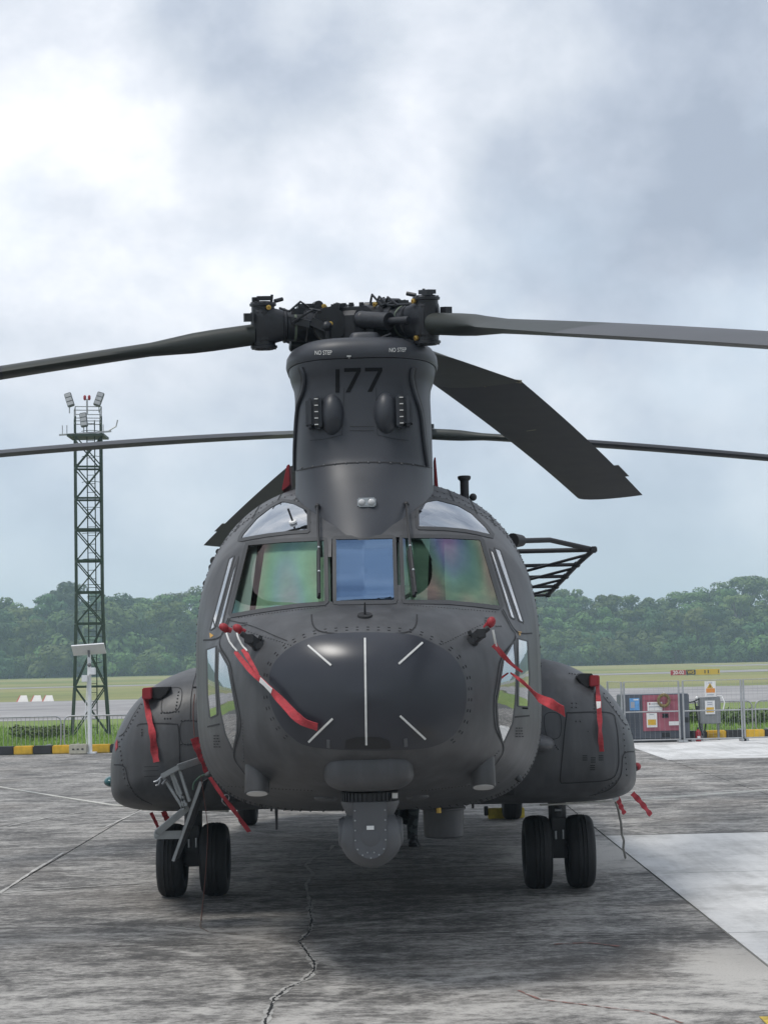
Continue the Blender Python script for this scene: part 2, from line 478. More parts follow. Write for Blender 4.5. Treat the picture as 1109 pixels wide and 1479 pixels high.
def clean(g):
    mid = g.noise(.9, 9, .65, sc=(1, .7, 1)); fine = g.noise(14, 8, .7); br = g.noise(9, 4, .6, sc=(1, .06, 1), rot=.6)
    v = g.mth('ADD', g.mth('MULTIPLY', mid, .6), g.mth('ADD', g.mth('MULTIPLY', fine, .22), g.mth('MULTIPLY', br, .18)))
    c = g.mix(g.rmp(v, .36, .60), (.40, .395, .385), (.66, .655, .645))
    c = g.mix(g.mth('MULTIPLY', g.rmp(g.noise(.7, 8, .7, off=(2, 9, 0)), .53, .68), .55), c, (.27, .26, .245))
    return c, .8, fine, .2
M['stained'] = ground_mat('stained_concrete', stained)
M['clean'] = ground_mat('clean_concrete', clean)
M['filler'] = mat('joint_filler', (0.10, 0.098, 0.094), .9, var=.4, vscale=3)
def grassf(lo, hi, dry, dryamt, sc=1.0):
    def f(g):
        a = g.noise(.05 * sc, 6, .6); b_ = g.noise(1.2, 8, .75); d = g.noise(.018, 5, .55, sc=(.35, 1, 1), off=(3, 3, 0))
        c = g.mix(g.rmp(g.mth('ADD', g.mth('MULTIPLY', a, .5), g.mth('MULTIPLY', b_, .5)), .35, .65), lo, hi)
        c = g.mix(g.mth('MULTIPLY', g.rmp(d, .36, .6), dryamt), c, dry)
        return c, .9, b_, .6
    return f
M['grass'] = ground_mat('airfield_grass', grassf((.10, .135, .035), (.21, .24, .07), (.33, .28, .12), .6))
M['grass_near'] = ground_mat('verge_grass', grassf((.10, .17, .025), (.18, .27, .05), (.26, .25, .08), .25))
def asph(g):
    a = g.noise(.3, 8, .65); s = g.noise(.25, 6, .6, sc=(.08, 1, 1))
    c = g.mix(g.rmp(g.mth('ADD', g.mth('MULTIPLY', a, .5), g.mth('MULTIPLY', s, .5)), .35, .65), (.20, .19, .19), (.36, .345, .34))
    return c, .85, a, .2
M['taxi'] = ground_mat('taxiway_surface', asph)

def sheet(name, pts, z, mt):
    mb = MB(); mb.add([(x, y, z) for x, y in pts], [tuple(range(len(pts)))])
    o = mb.build(name, mt, None); o['kind'] = 'structure'; return o
sheet('ground', [(-1400, -1400), (1400, -1400), (1400, 1400), (-1400, 1400)], -.08, M['grass'])
sheet('verge', [(-90, 43.5), (90, 43.5), (90, 88), (-90, 70)], -.06, M['grass_near'])
apron = MB().box((0, 6.4, -.0665), (180, 74.0, .105)).build('apron', M['filler'], None); apron['kind'] = 'structure'
# top of the filler sits at z = -0.014; slabs stand 14 mm above it
ylines = [-9.0, -5.08, -1.42, 2.24, 5.9, 9.55, 13.2, 16.87, 20.5, 24.2, 27.8, 31.5, 35.1, 38.8, 43.25]
xlines = [-27.35, -21.4, -15.45, -9.5, -3.55, 2.4, 5.375, 8.35, 11.325, 14.3, 20.25, 26.2]
sl = {}
for i in range(len(xlines) - 1):
    for j in range(len(ylines) - 1):
        x0, x1, y0, y1 = xlines[i], xlines[i + 1], ylines[j], ylines[j + 1]
        w, d = x1 - x0 - .020, y1 - y0 - .022
        key = (round(w, 2), round(d, 2))
        light = (2.3 < x0 < 8.3 and 9 < y0 < 20) or (5.3 < x0 < 14 and 34 < y0 < 42)
        c = Vector(((x0 + x1) / 2, (y0 + y1) / 2, 0))
        mk = 'clean' if light else 'stained'
        if (key, mk) not in sl:
            sl[(key, mk)] = MB().box(c + Vector((0, 0, -.007)), (w, d, .0136)).build('concrete_slab', M[mk], apron, wloc=c)
        else:
            again(sl[(key, mk)], apron, c, 'concrete_slab')
# pale repaired joint lines and cracks lie on the slabs
def ground_strip(name, P, ws, z, mt, parent, n=None, jit=0.0, kind=None):
    if n: P = [(p.x, p.y) for p in resample2(P, n)]
    rr = random.Random(int(P[0][0] * 10)); pts = [ground(x, y, z) for x, y in P]
    vs = []; fs = []
    for i, p in enumerate(pts):
        d = pts[min(i + 1, len(pts) - 1)] - pts[max(i - 1, 0)]; s = Vector((-d.y, d.x, 0)).normalized()
        w = (ws if isinstance(ws, (int, float)) else ws[i]) * (1 + jit * rr.uniform(-1, 1)) / 2
        o = s * rr.uniform(-1, 1) * jit * .007
        vs += [p - s * w + o, p + s * w + o]
    for i in range(len(pts) - 1): fs.append((2 * i, 2 * i + 1, 2 * i + 3, 2 * i + 2))
    mb = MB(); mb.add(vs, fs); return mb.build(name, mt, parent, recalc=True, kind=kind)
def resample2(P, n):
    P = [Vector((x, y)) for x, y in P]; L = [0]
    for a, b in zip(P, P[1:]): L.append(L[-1] + (b - a).length)
    out = []
    for k in range(n):
        s = L[-1] * k / (n - 1); i = 0
        while i < len(P) - 2 and L[i + 1] < s: i += 1
        out.append(P[i].lerp(P[i + 1], (s - L[i]) / max(1e-9, L[i + 1] - L[i])))
    return out
M['crack'] = mat('crack_tar', (.018, .018, .018), .7)
M['joint_pale'] = mat('joint_mortar', (.42, .41, .385), .85, var=.35, vscale=6)
M['crack_pale'] = mat('crack_edge', (.36, .35, .33), .85, var=.4, vscale=9)
CR_ = [(380, 1500), (383, 1479), (388, 1462), (396, 1442), (414, 1428), (436, 1418), (452, 1404), (455, 1394), (446, 1380), (438, 1368), (432, 1360), (441, 1352), (449, 1342), (450, 1328), (447, 1314), (450, 1300)]
ground_strip('crack_edge', CR_, .040, .0022, M['crack_pale'], apron, 90, .9)
ground_strip('crack', CR_, .011, .0045, M['crack'], apron, 150, .95)
ground_strip('crack', [(447, 1300), (442, 1278), (452, 1262), (441, 1250), (455, 1238), (476, 1230), (480, 1222), (500, 1218)], .03, .0045, M['crack_pale'], apron, 40, .7)
for P in ([(-40, 1316), (0, 1290), (45, 1260), (92, 1232)], [(150, 1196), (205, 1170)], [(0, 1291), (60, 1285), (130, 1281), (205, 1276)], [(0, 1196), (70, 1181), (150, 1168)],
          [(545, 1352), (640, 1349), (735, 1346)], [(240, 1338), (290, 1344)]):
    ground_strip('mortar_line', P, .03, .0045, M['joint_pale'], apron, 20, .5)
M['oldred'] = mat('worn_red_paint', (.24, .12, .10), .85, var=.4, vscale=8)
ground_strip('worn_paint_line', [(748, 1431), (780, 1444), (830, 1450), (880, 1456), (940, 1463), (985, 1478)], .014, .0045, M['oldred'], apron, 40, .8)
ground_strip('worn_paint_line', [(800, 1364), (850, 1362), (895, 1367)], .03, .0045, M['oldred'], apron, 20, .9)
M['oldyellow'] = mat('worn_yellow_paint', (.50, .36, .06), .8, var=.4, vscale=12)
p = ground(1104, 1474); MB().box((p.x + .36, p.y - .33, .0045), (.75, .8, .003)).build('painted_marking', M['oldyellow'], apron)
# rusty tie wire on the ground below the step
ground_strip('rust_line', [(293, 1300), (289, 1340), (300, 1346), (345, 1350)], .012, .0045, mat('rust_stain', (.19, .15, .12), .9, var=.3, vscale=9), apron, 30, .4)

# taxiways beyond the verge
def gq(pts): 
    out = []
    for x, y in pts:
        q = ground(x, y, -.05); out.append((q.x, q.y))
    return out
tl = [(-160, 77), (-10, 74), (90, 90), (200, 100), (200, 128), (90, 120), (-10, 119), (-160, 124)]
sheet('taxiway', tl, -.05, M['taxi'])
sheet('runway', [(-260, 196), (30, 212), (70, 214), (260, 205), (420, 260), (420, 330), (260, 300), (150, 285), (70, 250), (20, 228), (-260, 203)], -.055, M['taxi'])
sheet('taxiway', [(60, 330), (400, 300), (400, 420), (200, 400), (60, 360)], -.056, M['taxi'])
M['linewhite'] = mat('line_white', (.7, .7, .68), .7)

# kerb of black and yellow blocks
kerb = empty('kerb', (0, 43.4, 0)); kerb['kind'] = 'structure'
M['ky'] = mat('kerb_yellow', (.62, .38, .03), .65, var=.25, vscale=5)
M['kk'] = mat('kerb_black', (.028, .028, .03), .65, var=.3, vscale=5)
kb = {}
for k in range(-36, 44):
    x = k * .46; mk = 'ky' if k % 2 else 'kk'; c = Vector((x, 43.42, .1))
    if mk not in kb: kb[mk] = MB().box(c, (.455, .30, .20)).build('kerb_block', M[mk], kerb, wloc=c, bevel=.02)
    else: again(kb[mk], kerb, c, 'kerb_block')

# grass blades on the verge
M['blade_g'] = mat('grass_blades', (.19, .31, .05), .7, var=.35, vscale=.9)
gr = random.Random(3); vs = []; fs = []
for k in range(70000):
    y = 43.65 + 22 * gr.random() ** 1.7; x = gr.uniform(-17, 16) * (y / 46)
    h = gr.uniform(.05, .16) * (1.0 + .9 * max(0, math.sin(x * 1.3 + y) * math.sin(y * .9 - x * .4))); a = gr.uniform(0, 6.28); w = gr.uniform(.008, .02)
    lx, ly = gr.uniform(-.06, .06), gr.uniform(-.06, .06); b = len(vs)
    vs += [(x - w * math.cos(a), y - w * math.sin(a), -.06), (x + w * math.cos(a), y + w * math.sin(a), -.06), (x + lx, y + ly, -.06 + h)]
    fs.append((b, b + 1, b + 2))
me = bpy.data.meshes.new('grass'); me.from_pydata(vs, [], fs); me.materials.append(M['blade_g'])
g_o = bpy.data.objects.new('grass', me); COL.objects.link(g_o); tag(g_o, 'bright green mown grass on the verge behind the kerb', 'grass', kind='stuff')
# ------------------------------------------------------------------ helicopter
HX, NY = -0.137, 10.7                     # centre plane and nose tip in the world
heli = empty('helicopter', (HX, 16.0, 0.0), 'dark grey twin-rotor transport helicopter parked nose-on on the apron', 'helicopter')

def pchip(xs, ys):
    xs, ys = np.array(xs, float), np.array(ys, float)
    h = np.diff(xs); d = np.diff(ys) / h; n = len(xs); mm = np.zeros(n)
    for i in range(1, n - 1):
        if d[i - 1] * d[i] > 0:
            w1, w2 = 2 * h[i] + h[i - 1], h[i] + 2 * h[i - 1]
            mm[i] = (w1 + w2) / (w1 / d[i - 1] + w2 / d[i])
    mm[0], mm[-1] = d[0], d[-1]
    def f(x):
        i = int(min(max(np.searchsorted(xs, x) - 1, 0), n - 2))
        t = (x - xs[i]) / h[i]
        return ((1 + 2 * t) * (1 - t) ** 2 * ys[i] + t * (1 - t) ** 2 * h[i] * mm[i]
                + t * t * (3 - 2 * t) * ys[i + 1] + t * t * (t - 1) * h[i] * mm[i + 1])
    return f
#        u      w     t     b     zc    nt   nb   c
HULL = [(0.00, 0.03, 1.83, 1.77, 1.80, 2.2, 2.2, 0.42),
        (0.03, 0.30, 1.99, 1.60, 1.79, 2.4, 2.4, 0.42),
        (0.08, 0.47, 2.08, 1.49, 1.79, 2.7, 2.6, 0.42),
        (0.16, 0.63, 2.16, 1.42, 1.78, 2.9, 2.8, 0.42),
        (0.30, 0.80, 2.24, 1.335, 1.78, 3.2, 3.0, 0.42),
        (0.50, 0.94, 2.32, 1.255, 1.78, 3.6, 3.3, 0.42),
        (0.70, 1.03, 2.37, 1.195, 1.79, 4.2, 3.5, 0.42),
        (0.76, 1.05, 2.40, 1.18, 1.79, 4.4, 3.5, 0.42),
        (1.25, 1.16, 2.86, 1.09, 1.84, 4.2, 3.8, 0.38),
        (1.35, 1.18, 2.93, 1.075, 1.86, 3.8, 3.8, 0.35),
        (1.70, 1.215, 3.10, 1.02, 1.92, 3.1, 4.0, 0.26),
        (2.20, 1.250, 3.27, 0.96, 1.97, 2.7, 4.2, 0.15),
        (2.80, 1.272, 3.37, 0.91, 2.00, 2.6, 4.4, 0.05),
        (3.50, 1.272, 3.38, 0.87, 2.00, 2.6, 4.4, 0.0),
        (10.5, 1.272, 3.38, 0.85, 2.00, 2.6, 4.4, 0.0),
        (13.0, 1.26, 3.36, 1.40, 2.20, 2.6, 4.0, 0.0),
        (14.6, 1.05, 3.20, 2.20, 2.60, 2.6, 3.0, 0.0)]
_hc = [pchip([r[0] for r in HULL], [r[k] for r in HULL]) for k in range(1, 8)]
def hullpt(u, phi):
    w, t, b, zc, nt, nb, c = [f(u) for f in _hc]
    cs, sn = math.cos(phi), math.sin(phi)
    n = nt if sn >= 0 else nb
    x = w * math.copysign(abs(cs) ** (2 / n), cs)
    z = zc + (t - zc if sn >= 0 else zc - b) * math.copysign(abs(sn) ** (2 / n), sn)
    return Vector((HX + x, NY + u + c * x * x, z))
us = [0, .006, .014, .022] + list(np.arange(0.03, 0.2, 0.012)) + list(np.arange(0.2, 3.2, 0.022)) + list(np.arange(3.2, 14.7, 0.35)) + [14.6]
NPH = 224
def phis():
    # finer where superellipses bunch up
    return [2 * math.pi * k / NPH for k in range(NPH)]
rings = [[hullpt(u, p) for p in phis()] for u in us]
hv = [p for r in rings for p in r]; hf = []; hfu = []
for i in range(len(rings) - 1):
    for j in range(NPH):
        a = i * NPH + j; b = i * NPH + (j + 1) % NPH
        hf.append((a, b, b + NPH, a + NPH)); hfu.append(us[i])
hf.append(tuple(range(NPH))); hfu.append(0)
hf.append(tuple((len(rings) - 1) * NPH + j for j in range(NPH))); hfu.append(14.6)
HBVH = BVHTree.FromPolygons(hv, hf)

def resample(poly, n, closed=True, smooth=False):
    P = [Vector((p[0], p[1], 0)) for p in poly]
    if smooth:
        Q = []; m_ = len(P); rngi = range(m_ if closed else m_ - 1)
        for i in rngi:
            if closed: p0, p1, p2, p3 = P[i - 1], P[i], P[(i + 1) % m_], P[(i + 2) % m_]
            else: p0, p1, p2, p3 = P[max(i - 1, 0)], P[i], P[i + 1], P[min(i + 2, m_ - 1)]
            for k in range(8):
                t = k / 8
                Q.append(0.5 * ((2 * p1) + (p2 - p0) * t + (2 * p0 - 5 * p1 + 4 * p2 - p3) * t * t + (3 * p1 - p0 - 3 * p2 + p3) * t ** 3))
        if not closed: Q.append(P[-1])
        P = Q
    if closed: P = P + [P[0]]
    L = [0]
    for a, b in zip(P, P[1:]): L.append(L[-1] + (b - a).length)
    out = []
    cnt = n if closed else n - 1
    for k in range(n):
        s = L[-1] * k / cnt
        i = min(max(int(np.searchsorted(L, s)) - 1, 0), len(P) - 2)
        t = (s - L[i]) / max(L[i + 1] - L[i], 1e-9)
        out.append(P[i].lerp(P[i + 1], t))
    return out
def offset(pts, d):
    n = len(pts); area = sum(pts[i].x * pts[(i + 1) % n].y - pts[(i + 1) % n].x * pts[i].y for i in range(n))
    sg = 1 if area > 0 else -1; out = []
    for i in range(n):
        t = (pts[(i + 1) % n] - pts[i - 1]).normalized()
        out.append(pts[i] + Vector((t.y, -t.x, 0)) * d * sg)
    return out
def inside(x, y, poly):
    c = False; n = len(poly)
    for i in range(n):
        a, b = poly[i], poly[i - 1]
        if (a[1] > y) != (b[1] > y) and x < (b[0] - a[0]) * (y - a[1]) / (b[1] - a[1]) + a[0]: c = not c
    return c
def hit(bvh, px, py, off=0.0):
    """where the line of sight through a measured image point meets the skin, lifted along the normal"""
    d = ray(px, py).normalized()
    p, n, i, _ = bvh.ray_cast(CAM, d)
    if p is None:
        p, n, i, _ = bvh.find_nearest(CAM + d * (13.0 / d.y))
    if n.dot(d) > 0: n = -n
    return p + n * off, n
def panel(bvh, poly, off, n=72, k=10, smooth=False, th=0.0, mb=None):
    """a skin panel following the hull inside an outline"""
    B = resample(poly, n, True, smooth)
    c = sum(B, Vector()) / n
    mb = mb or MB(); vs = [hit(bvh, c.x, c.y, off)[0]]; fs = []
    for r_ in range(1, k + 1):
        for q in B:
            p = c.lerp(q, r_ / k); vs.append(hit(bvh, p.x, p.y, off)[0])
    for j in range(n): fs.append((0, 1 + j, 1 + (j + 1) % n))
    for r_ in range(k - 1):
        for j in range(n):
            a = 1 + r_ * n + j; b = 1 + r_ * n + (j + 1) % n
            fs.append((a, a + n, b + n, b))
    if th:
        base = 1 + (k - 1) * n; m0 = len(vs)
        for q in B: vs.append(hit(bvh, q.x, q.y, off - th)[0])
        for j in range(n): fs.append((base + j, m0 + j, m0 + (j + 1) % n, base + (j + 1) % n))
    return mb.add(vs, fs)
def frame_ring(bvh, poly, win, wout, off, n=96, smooth=False):
    B = resample(poly, n, True, smooth); I = offset(B, -win); O = offset(B, wout)
    mb = MB(); loops = []
    for pts, o_ in ((I, -0.004), (I, off), (O, off * 0.8), (O, -0.004)):
        loops.append([hit(bvh, p.x, p.y, o_)[0] for p in pts])
    mb.loft(loops, False, False)
    return mb
def seam(mb, bvh, poly, w=0.010, off=0.003, n=24, closed=False, smooth=True, cam_pts=True):
    P = resample(poly, n, closed, smooth)
    H = [hit(bvh, p.x, p.y, off) for p in P]
    if closed: H.append(H[0])
    strip(mb, H, w)
def strip(mb, H, w):
    vs = []; fs = []
    for i, (p, nn) in enumerate(H):
        d = (H[min(i + 1, len(H) - 1)][0] - H[max(i - 1, 0)][0])
        if d.length < 1e-7: d = Vector((1, 0, 0))
        s = d.normalized().cross(nn).normalized() * (w / 2)
        vs += [p - s, p + s]
    for i in range(len(H) - 1): fs.append((2 * i, 2 * i + 1, 2 * i + 3, 2 * i + 2))
    mb.add(vs, fs)

W = {
 'ws_l': [(358, 787), (410, 782.5), (469, 780), (471, 871), (437, 873.5), (401, 878), (365, 883.5), (333, 889)],
 'ws_c': [(484, 778.5), (568, 777), (570.5, 869), (484.5, 870.5)],
 'ws_r': [(580, 776.5), (640, 776.5), (694, 779), (722.7, 877.5), (690, 873.5), (647, 869.5), (583.5, 868.8)],
 'oh_l': [(346, 780), (351, 771), (370.8, 748), (390, 733), (408, 723.5), (425, 727), (444.7, 737), (445.4, 767.5), (415, 769.5), (387, 772.8), (362, 777)],
 'oh_r': [(603.3, 733), (616, 724), (631, 721.5), (661.4, 729.5), (681.6, 741), (701.8, 761), (712, 775.2), (690, 770), (671.5, 766.5), (640, 763.5), (603.8, 762.6)],
 'dr_la': [(331.4, 807.8), (338.5, 802.4), (310.5, 906.3), (303.5, 911)],
 'dr_lb': [(344.6, 804.3), (320.4, 903.9), (314.5, 907), (336.8, 825.4)],
 'dr_ra': [(707, 793), (712, 798), (743.4, 894.6), (737.6, 892)],
 'dr_rb': [(714, 792), (722, 795), (755.5, 899.6), (749.7, 897)],
 'ch_la': [(299, 939), (312, 934), (311.3, 977.4), (314, 1032.2), (303.8, 1037), (300.2, 1001.7)],
 'ch_lb': [(316, 938), (329.7, 962.8), (334.5, 989.6), (343, 1035.8), (342.6, 1055.3), (337, 1084.5), (326, 1060), (318.7, 1026), (315, 982)],
 'ch_ra': [(747.5, 923), (761, 926.5), (763.8, 977.8), (762, 1021), (748, 1019.8), (748.5, 972)],
 'ch_rb': [(741.5, 927), (727, 952.7), (721.8, 986), (717, 1014), (719, 1047.7), (726.3, 1074), (739.5, 1045), (743.6, 1011.4), (744.9, 972)],
}
keep = []
bb = {k: (min(p[0] for p in v), max(p[0] for p in v), min(p[1] for p in v), max(p[1] for p in v)) for k, v in W.items()}
for f, u in zip(hf, hfu):
    cut = False
    if 0.2 < u < 3.0 and len(f) == 4:
        c = (hv[f[0]] + hv[f[1]] + hv[f[2]] + hv[f[3]]) / 4
        x, y = proj(c)
        for k, v in W.items():
            b_ = bb[k]
            if b_[0] <= x <= b_[1] and b_[2] <= y <= b_[3] and inside(x, y, v):
                nn = (hv[f[1]] - hv[f[0]]).cross(hv[f[3]] - hv[f[0]])
                cen = Vector((HX, c.y + 1.0, 1.9))
                if nn.dot(c - cen) < 0: nn = -nn
                if nn.dot(c - CAM) < 0: cut = True
                break
    if not cut: keep.append(f)
hull = MB().add(hv, keep).build('fuselage', M['paint'], heli, smooth=28)

# windows: each pane its own part with its frame as sub-part
def window(key, gm, label=None, win=1.5, wout=4.0, smooth=False, off=0.006, fm='paint2'):
    o = panel(HBVH, W[key], 0.0025, 84, 8, smooth).build('window_pane', M[gm], heli, smooth=40)
    frame_ring(HBVH, W[key], win, wout, off, 96, smooth).build('window_frame', M[fm], o, smooth=30)
    return o
for k in ('ws_l', 'ws_r'): window(k, 'g_front')
window('ws_c', 'g_mid')
for k in ('oh_l', 'oh_r'): window(k, 'g_roof', wout=3.0)
for k in ('dr_la', 'dr_lb', 'dr_ra', 'dr_rb'): window(k, 'g_side', win=0.6, wout=1.2, off=0.004)
for k in ('ch_la', 'ch_lb', 'ch_ra', 'ch_rb'): window(k, 'g_side', win=0.6, wout=1.5, smooth=False, off=0.004)
# sunshades behind the glass; leftmost pale strip stands in for bright sky reflection
for poly, mk_ in ((([(379, 768), (474, 762), (476, 884), (358, 900)]), 'shade_g'), (([(342, 790), (367, 772), (350, 898), (320, 905)]), 'shade_glare'),
                  (([(576, 760), (624, 760), (619, 884), (577, 884)]), 'shade_g'), (([(645, 760), (702, 764), (732, 893), (648, 884)]), 'shade_g'),
                  (([(488, 784), (566, 783), (567, 852), (488, 853)]), 'shade_glare')):
    panel(HBVH, poly, -0.055, 48, 6).build('sunshade_glare_panel', M[mk_], heli, smooth=40)
for poly in ([(352, 778), (376, 746), (408, 726), (440, 742), (384, 766)], [(606, 738), (640, 725), (690, 752), (706, 772), (660, 760)]):
    panel(HBVH, poly, -0.06, 48, 6).build('roof_sky_glare', M['shade_glare'], heli, smooth=40)  # pale panels added behind roof glass to stand in for sky reflection
# cockpit bulkhead, instrument hood and seats behind the glass
MB().box((HX, NY + 2.75, 1.95), (2.1, 0.04, 1.9)).build('bulkhead', M['liner'], heli)
MB().box((HX, NY + 1.35, 2.10), (1.6, 0.35, 0.25)).build('instrument_hood', M['liner'], heli, bevel=0.04)
for sx in (-0.45, 0.45):
    MB().box((HX + sx, NY + 2.15, 1.75), (0.5, 0.5, 0.14)).box((HX + sx, NY + 2.42, 2.1), (0.5, 0.12, 0.75)).build('pilot_seat', M['liner'], heli, bevel=0.03)

# radome with diverter strips
RAD = [(440, 926), (470, 918), (527, 915), (590, 918), (620, 928), (650, 946), (667, 972), (672, 1002), (668, 1035), (655, 1060), (632, 1075), (600, 1081),
       (530, 1083), (450, 1078), (420, 1062), (402, 1040), (391, 1010), (392, 970), (410, 944)]
radome = panel(HBVH, RAD, 0.009, 96, 16, True, th=0.012).build('radome', M['radome'], heli, smooth=40)
def bar_on(bvh, a, b, w, off, th, n=14):
    mb = MB(); H = [hit(bvh, a[0] + (b[0] - a[0]) * i / (n - 1), a[1] + (b[1] - a[1]) * i / (n - 1), off) for i in range(n)]
    rg = []
    for i, (p, nn) in enumerate(H):
        d = (H[min(i + 1, n - 1)][0] - H[max(i - 1, 0)][0]).normalized(); s = d.cross(nn).normalized() * (w / 2)
        rg.append([p - s, p + s, p + s * 0.8 + nn * th, p - s * 0.8 + nn * th])
    return mb.loft(rg)
for a, b in (((527, 924), (529, 1075)), ((446, 934), (479, 962)), ((481, 1038), (447, 1071)), ((609, 930), (575, 960)), ((577, 1034), (613, 1067))):
    bar_on(HBVH, a, b, 0.013, 0.009, 0.006).build('diverter_strip', M['pale'], radome)
for a, b in (((475, 1068), (475, 1079)), ((584.5, 1066), (585.5, 1077))):
    bar_on(HBVH, a, b, 0.022, 0.009, 0.006, 4).build('latch_plate', M['flir'], radome)
mb = MB()
for off_ in (5.0, 9.0):
    P = resample(RAD, 150, True, True); O = offset(P, off_)
    for i in range(0, 150, 3):
        if O[i].y > 1074: continue
        p, nn = hit(HBVH, O[i].x, O[i].y, 0.001); q, _ = hit(HBVH, O[(i + 1) % 150].x, O[(i + 1) % 150].y, 0.001)
        mb.bar(p, p.lerp(q, 0.75), 0.004, 0.004, nn)
mb.build('radome_fastener', M['seam'], heli, kind='stuff')

# panel seams on hull
sm = MB()
seam(sm, HBVH, [(450, 888), (452, 903), (462, 912), (490, 916), (527, 917), (565, 916), (592, 912), (601, 902), (602, 888)], n=40)
seam(sm, HBVH, [(330, 896), (365, 905), (400, 920), (415, 926)], n=20, w=0.005)
for P in ([(330, 893), (320, 918), (318, 934), (332, 958), (338, 990), (347, 1036), (346, 1060), (338, 1092), (352, 1115), (372, 1140)], [(724, 882), (736, 905), (744, 922), (724, 950), (717, 985), (713, 1014), (715, 1050), (727, 1082), (712, 1108), (690, 1135)],
          [(294, 925), (318, 920), (333, 893)], [(768, 915), (745, 912), (726, 880)], [(300, 1050), (318, 1046)], [(764, 1034), (742, 1036)]):
    seam(sm, HBVH, P, n=60, w=0.011)
for u_, p0, p1 in ((1.95, -100, 280), (2.2, -60, 240), (2.6, -80, 260)):
    H = []
    for k in range(121):
        ph = R(p0 + (p1 - p0) * k / 120); p = hullpt(u_, ph); q = hullpt(u_ + 0.01, ph); r2 = hullpt(u_, ph + 0.01)
        nn = (q - p).cross(r2 - p)
        nn = nn.normalized() if nn.length > 0 else Vector((0, 0, 1))
        if nn.dot(p - Vector((HX, p.y, 2.0))) < 0: nn = -nn
        p2, n2, _, _ = HBVH.find_nearest(p)
        if n2.dot(nn) < 0: n2 = -n2
        H.append((p2 + n2 * 0.0035, n2))
    strip(sm, H, 0.013)
for ph in list(range(-77, 100, 9)):
    for sgn in (0, 1):
        a = R(ph if sgn == 0 else 180 - ph); H = []
        if -25 < ph < 42: u0 = 2.0
        else: u0 = 1.86
        for k in range(70):
            u_ = u0 + (3.0 - u0) * k / 69
            p = hullpt(u_, a); q = hullpt(u_ + 0.01, a); r2 = hullpt(u_, a + 0.01); nn = (q - p).cross(r2 - p).normalized()
            if nn.dot(p - Vector((HX, p.y, 2.0))) < 0: nn = -nn
            p2, n2, _, _ = HBVH.find_nearest(p)
            if n2.dot(nn) < 0: n2 = -n2
            H.append((p2 + n2 * 0.0035, n2))
        strip(sm, H, 0.010)
sm.build('panel_seam', M['seam'], heli, recalc=False, kind='stuff')
# rivet rows along the frames and the nose skirt, faint stencils
rv = MB()
def rivet_at(p, nn, r_=0.0062): rv.ball(p, r_, 6, 4)
for u_ in (1.92, 1.99, 2.17, 2.57):
    for k in range(150):
        ph = 2 * math.pi * k / 150; p, n2, _, _ = HBVH.find_nearest(hullpt(u_, ph)); rivet_at(p, n2)
for px0, py0, px1, py1, n_ in ((350, 1040, 352, 1100, 14), (720, 1085, 690, 1120, 12), (335, 905, 420, 932, 22), (700, 900, 640, 930, 18), (345, 892, 470, 876, 30), (590, 874, 715, 884, 30), (450, 1142, 330, 1136, 24), (610, 1142, 720, 1130, 24)):
    for k in range(n_):
        t_ = k / (n_ - 1); p, n2 = hit(HBVH, px0 + (px1 - px0) * t_, py0 + (py1 - py0) * t_); rivet_at(p, n2, 0.005)
rv.build('rivet', M['paint2'], heli, smooth=60, kind='stuff')
st_ = MB(); rs_ = random.Random(4)
for px0, py0, nl, wd in ((346, 900, 2, 10), (700, 893, 2, 12), (309, 1063, 5, 8), (744, 1052, 4, 9), (470, 930, 1, 12), (560, 1128, 0, 8), (715, 905, 1, 8), (505, 742, 2, 30)):
    for q in range(nl):
        x_ = px0
        while x_ < px0 + wd:
            w_ = rs_.uniform(1.5, 3.5); bvh_ = PBVH_ if False else HBVH
            strip(st_, [hit(bvh_, x_, py0 + q * 4, 0.003), hit(bvh_, x_ + w_, py0 + q * 4, 0.003)], 0.008); x_ += w_ + 1.2
st_.build('stencil', M['seam'], heli, recalc=False, kind='stuff')

# amber marks, window fitting, radome scoop
def spot_on(px, py, r_, off, mt, name, parent, n=20):
    return panel(HBVH, [(px + r_ * math.cos(2 * math.pi * k / n), py + r_ * math.sin(2 * math.pi * k / n)) for k in range(n)], off, n, 2).build(name, mt, parent)
panel(HBVH, [(303, 914), (309, 918), (304, 922)], .003, 24, 2).build('amber_mark', M['amber'], heli); panel(HBVH, [(753, 913), (747, 912), (750, 919)], .003, 24, 2).build('amber_mark', M['amber'], heli)
p, nn = hit(HBVH, 423.5, 756, .008)
MB().turned(p, nn, [(0, .028), (.012, .026), (.014, .012)], 18).build('window_vent', M['white'], heli, smooth=40)
MB().cyl(p + nn * .01, p + nn * .05 + Vector((-.02, 0, .05)), .007).build('vent_stem', M['black'], heli)
panel(HBVH, [(500, 1068), (515, 1064), (548, 1064), (562, 1069), (564, 1080), (498, 1081)], .0115, 48, 4).build('radome_recess', M['black'], radome, smooth=40)
# wipers
for top, mid, bot in (((460, 741), (462.5, 800), (463, 868)), ((586, 738), (591, 800), (599, 866))):
    w_ = MB()
    P = [hit(HBVH, p.x, p.y, 0.05)[0] for p in resample([top, mid, bot], 12, False, True)]
    w_.tube(P, 0.009, 8)
    pb = [hit(HBVH, p.x - 1.5, p.y, 0.025)[0] for p in resample([mid, bot], 8, False)]
    w_.tube(pb, 0.013, 6)
    for q in (0, 4, 7): w_.cyl(pb[q], P[min(11, 5 + q)], 0.007)
    w_.ball(P[0], 0.02); w_.cyl(P[0], hit(HBVH, *top, -0.02)[0], 0.016)
    wo_ = w_.build('wiper', M['black'], heli, smooth=40)
    for t_ in (5, 8): MB().ball(P[t_] + Vector((0, -0.012, 0)), 0.010, 8, 6).build('wiper_clip', M['steel'], wo_, smooth=60)
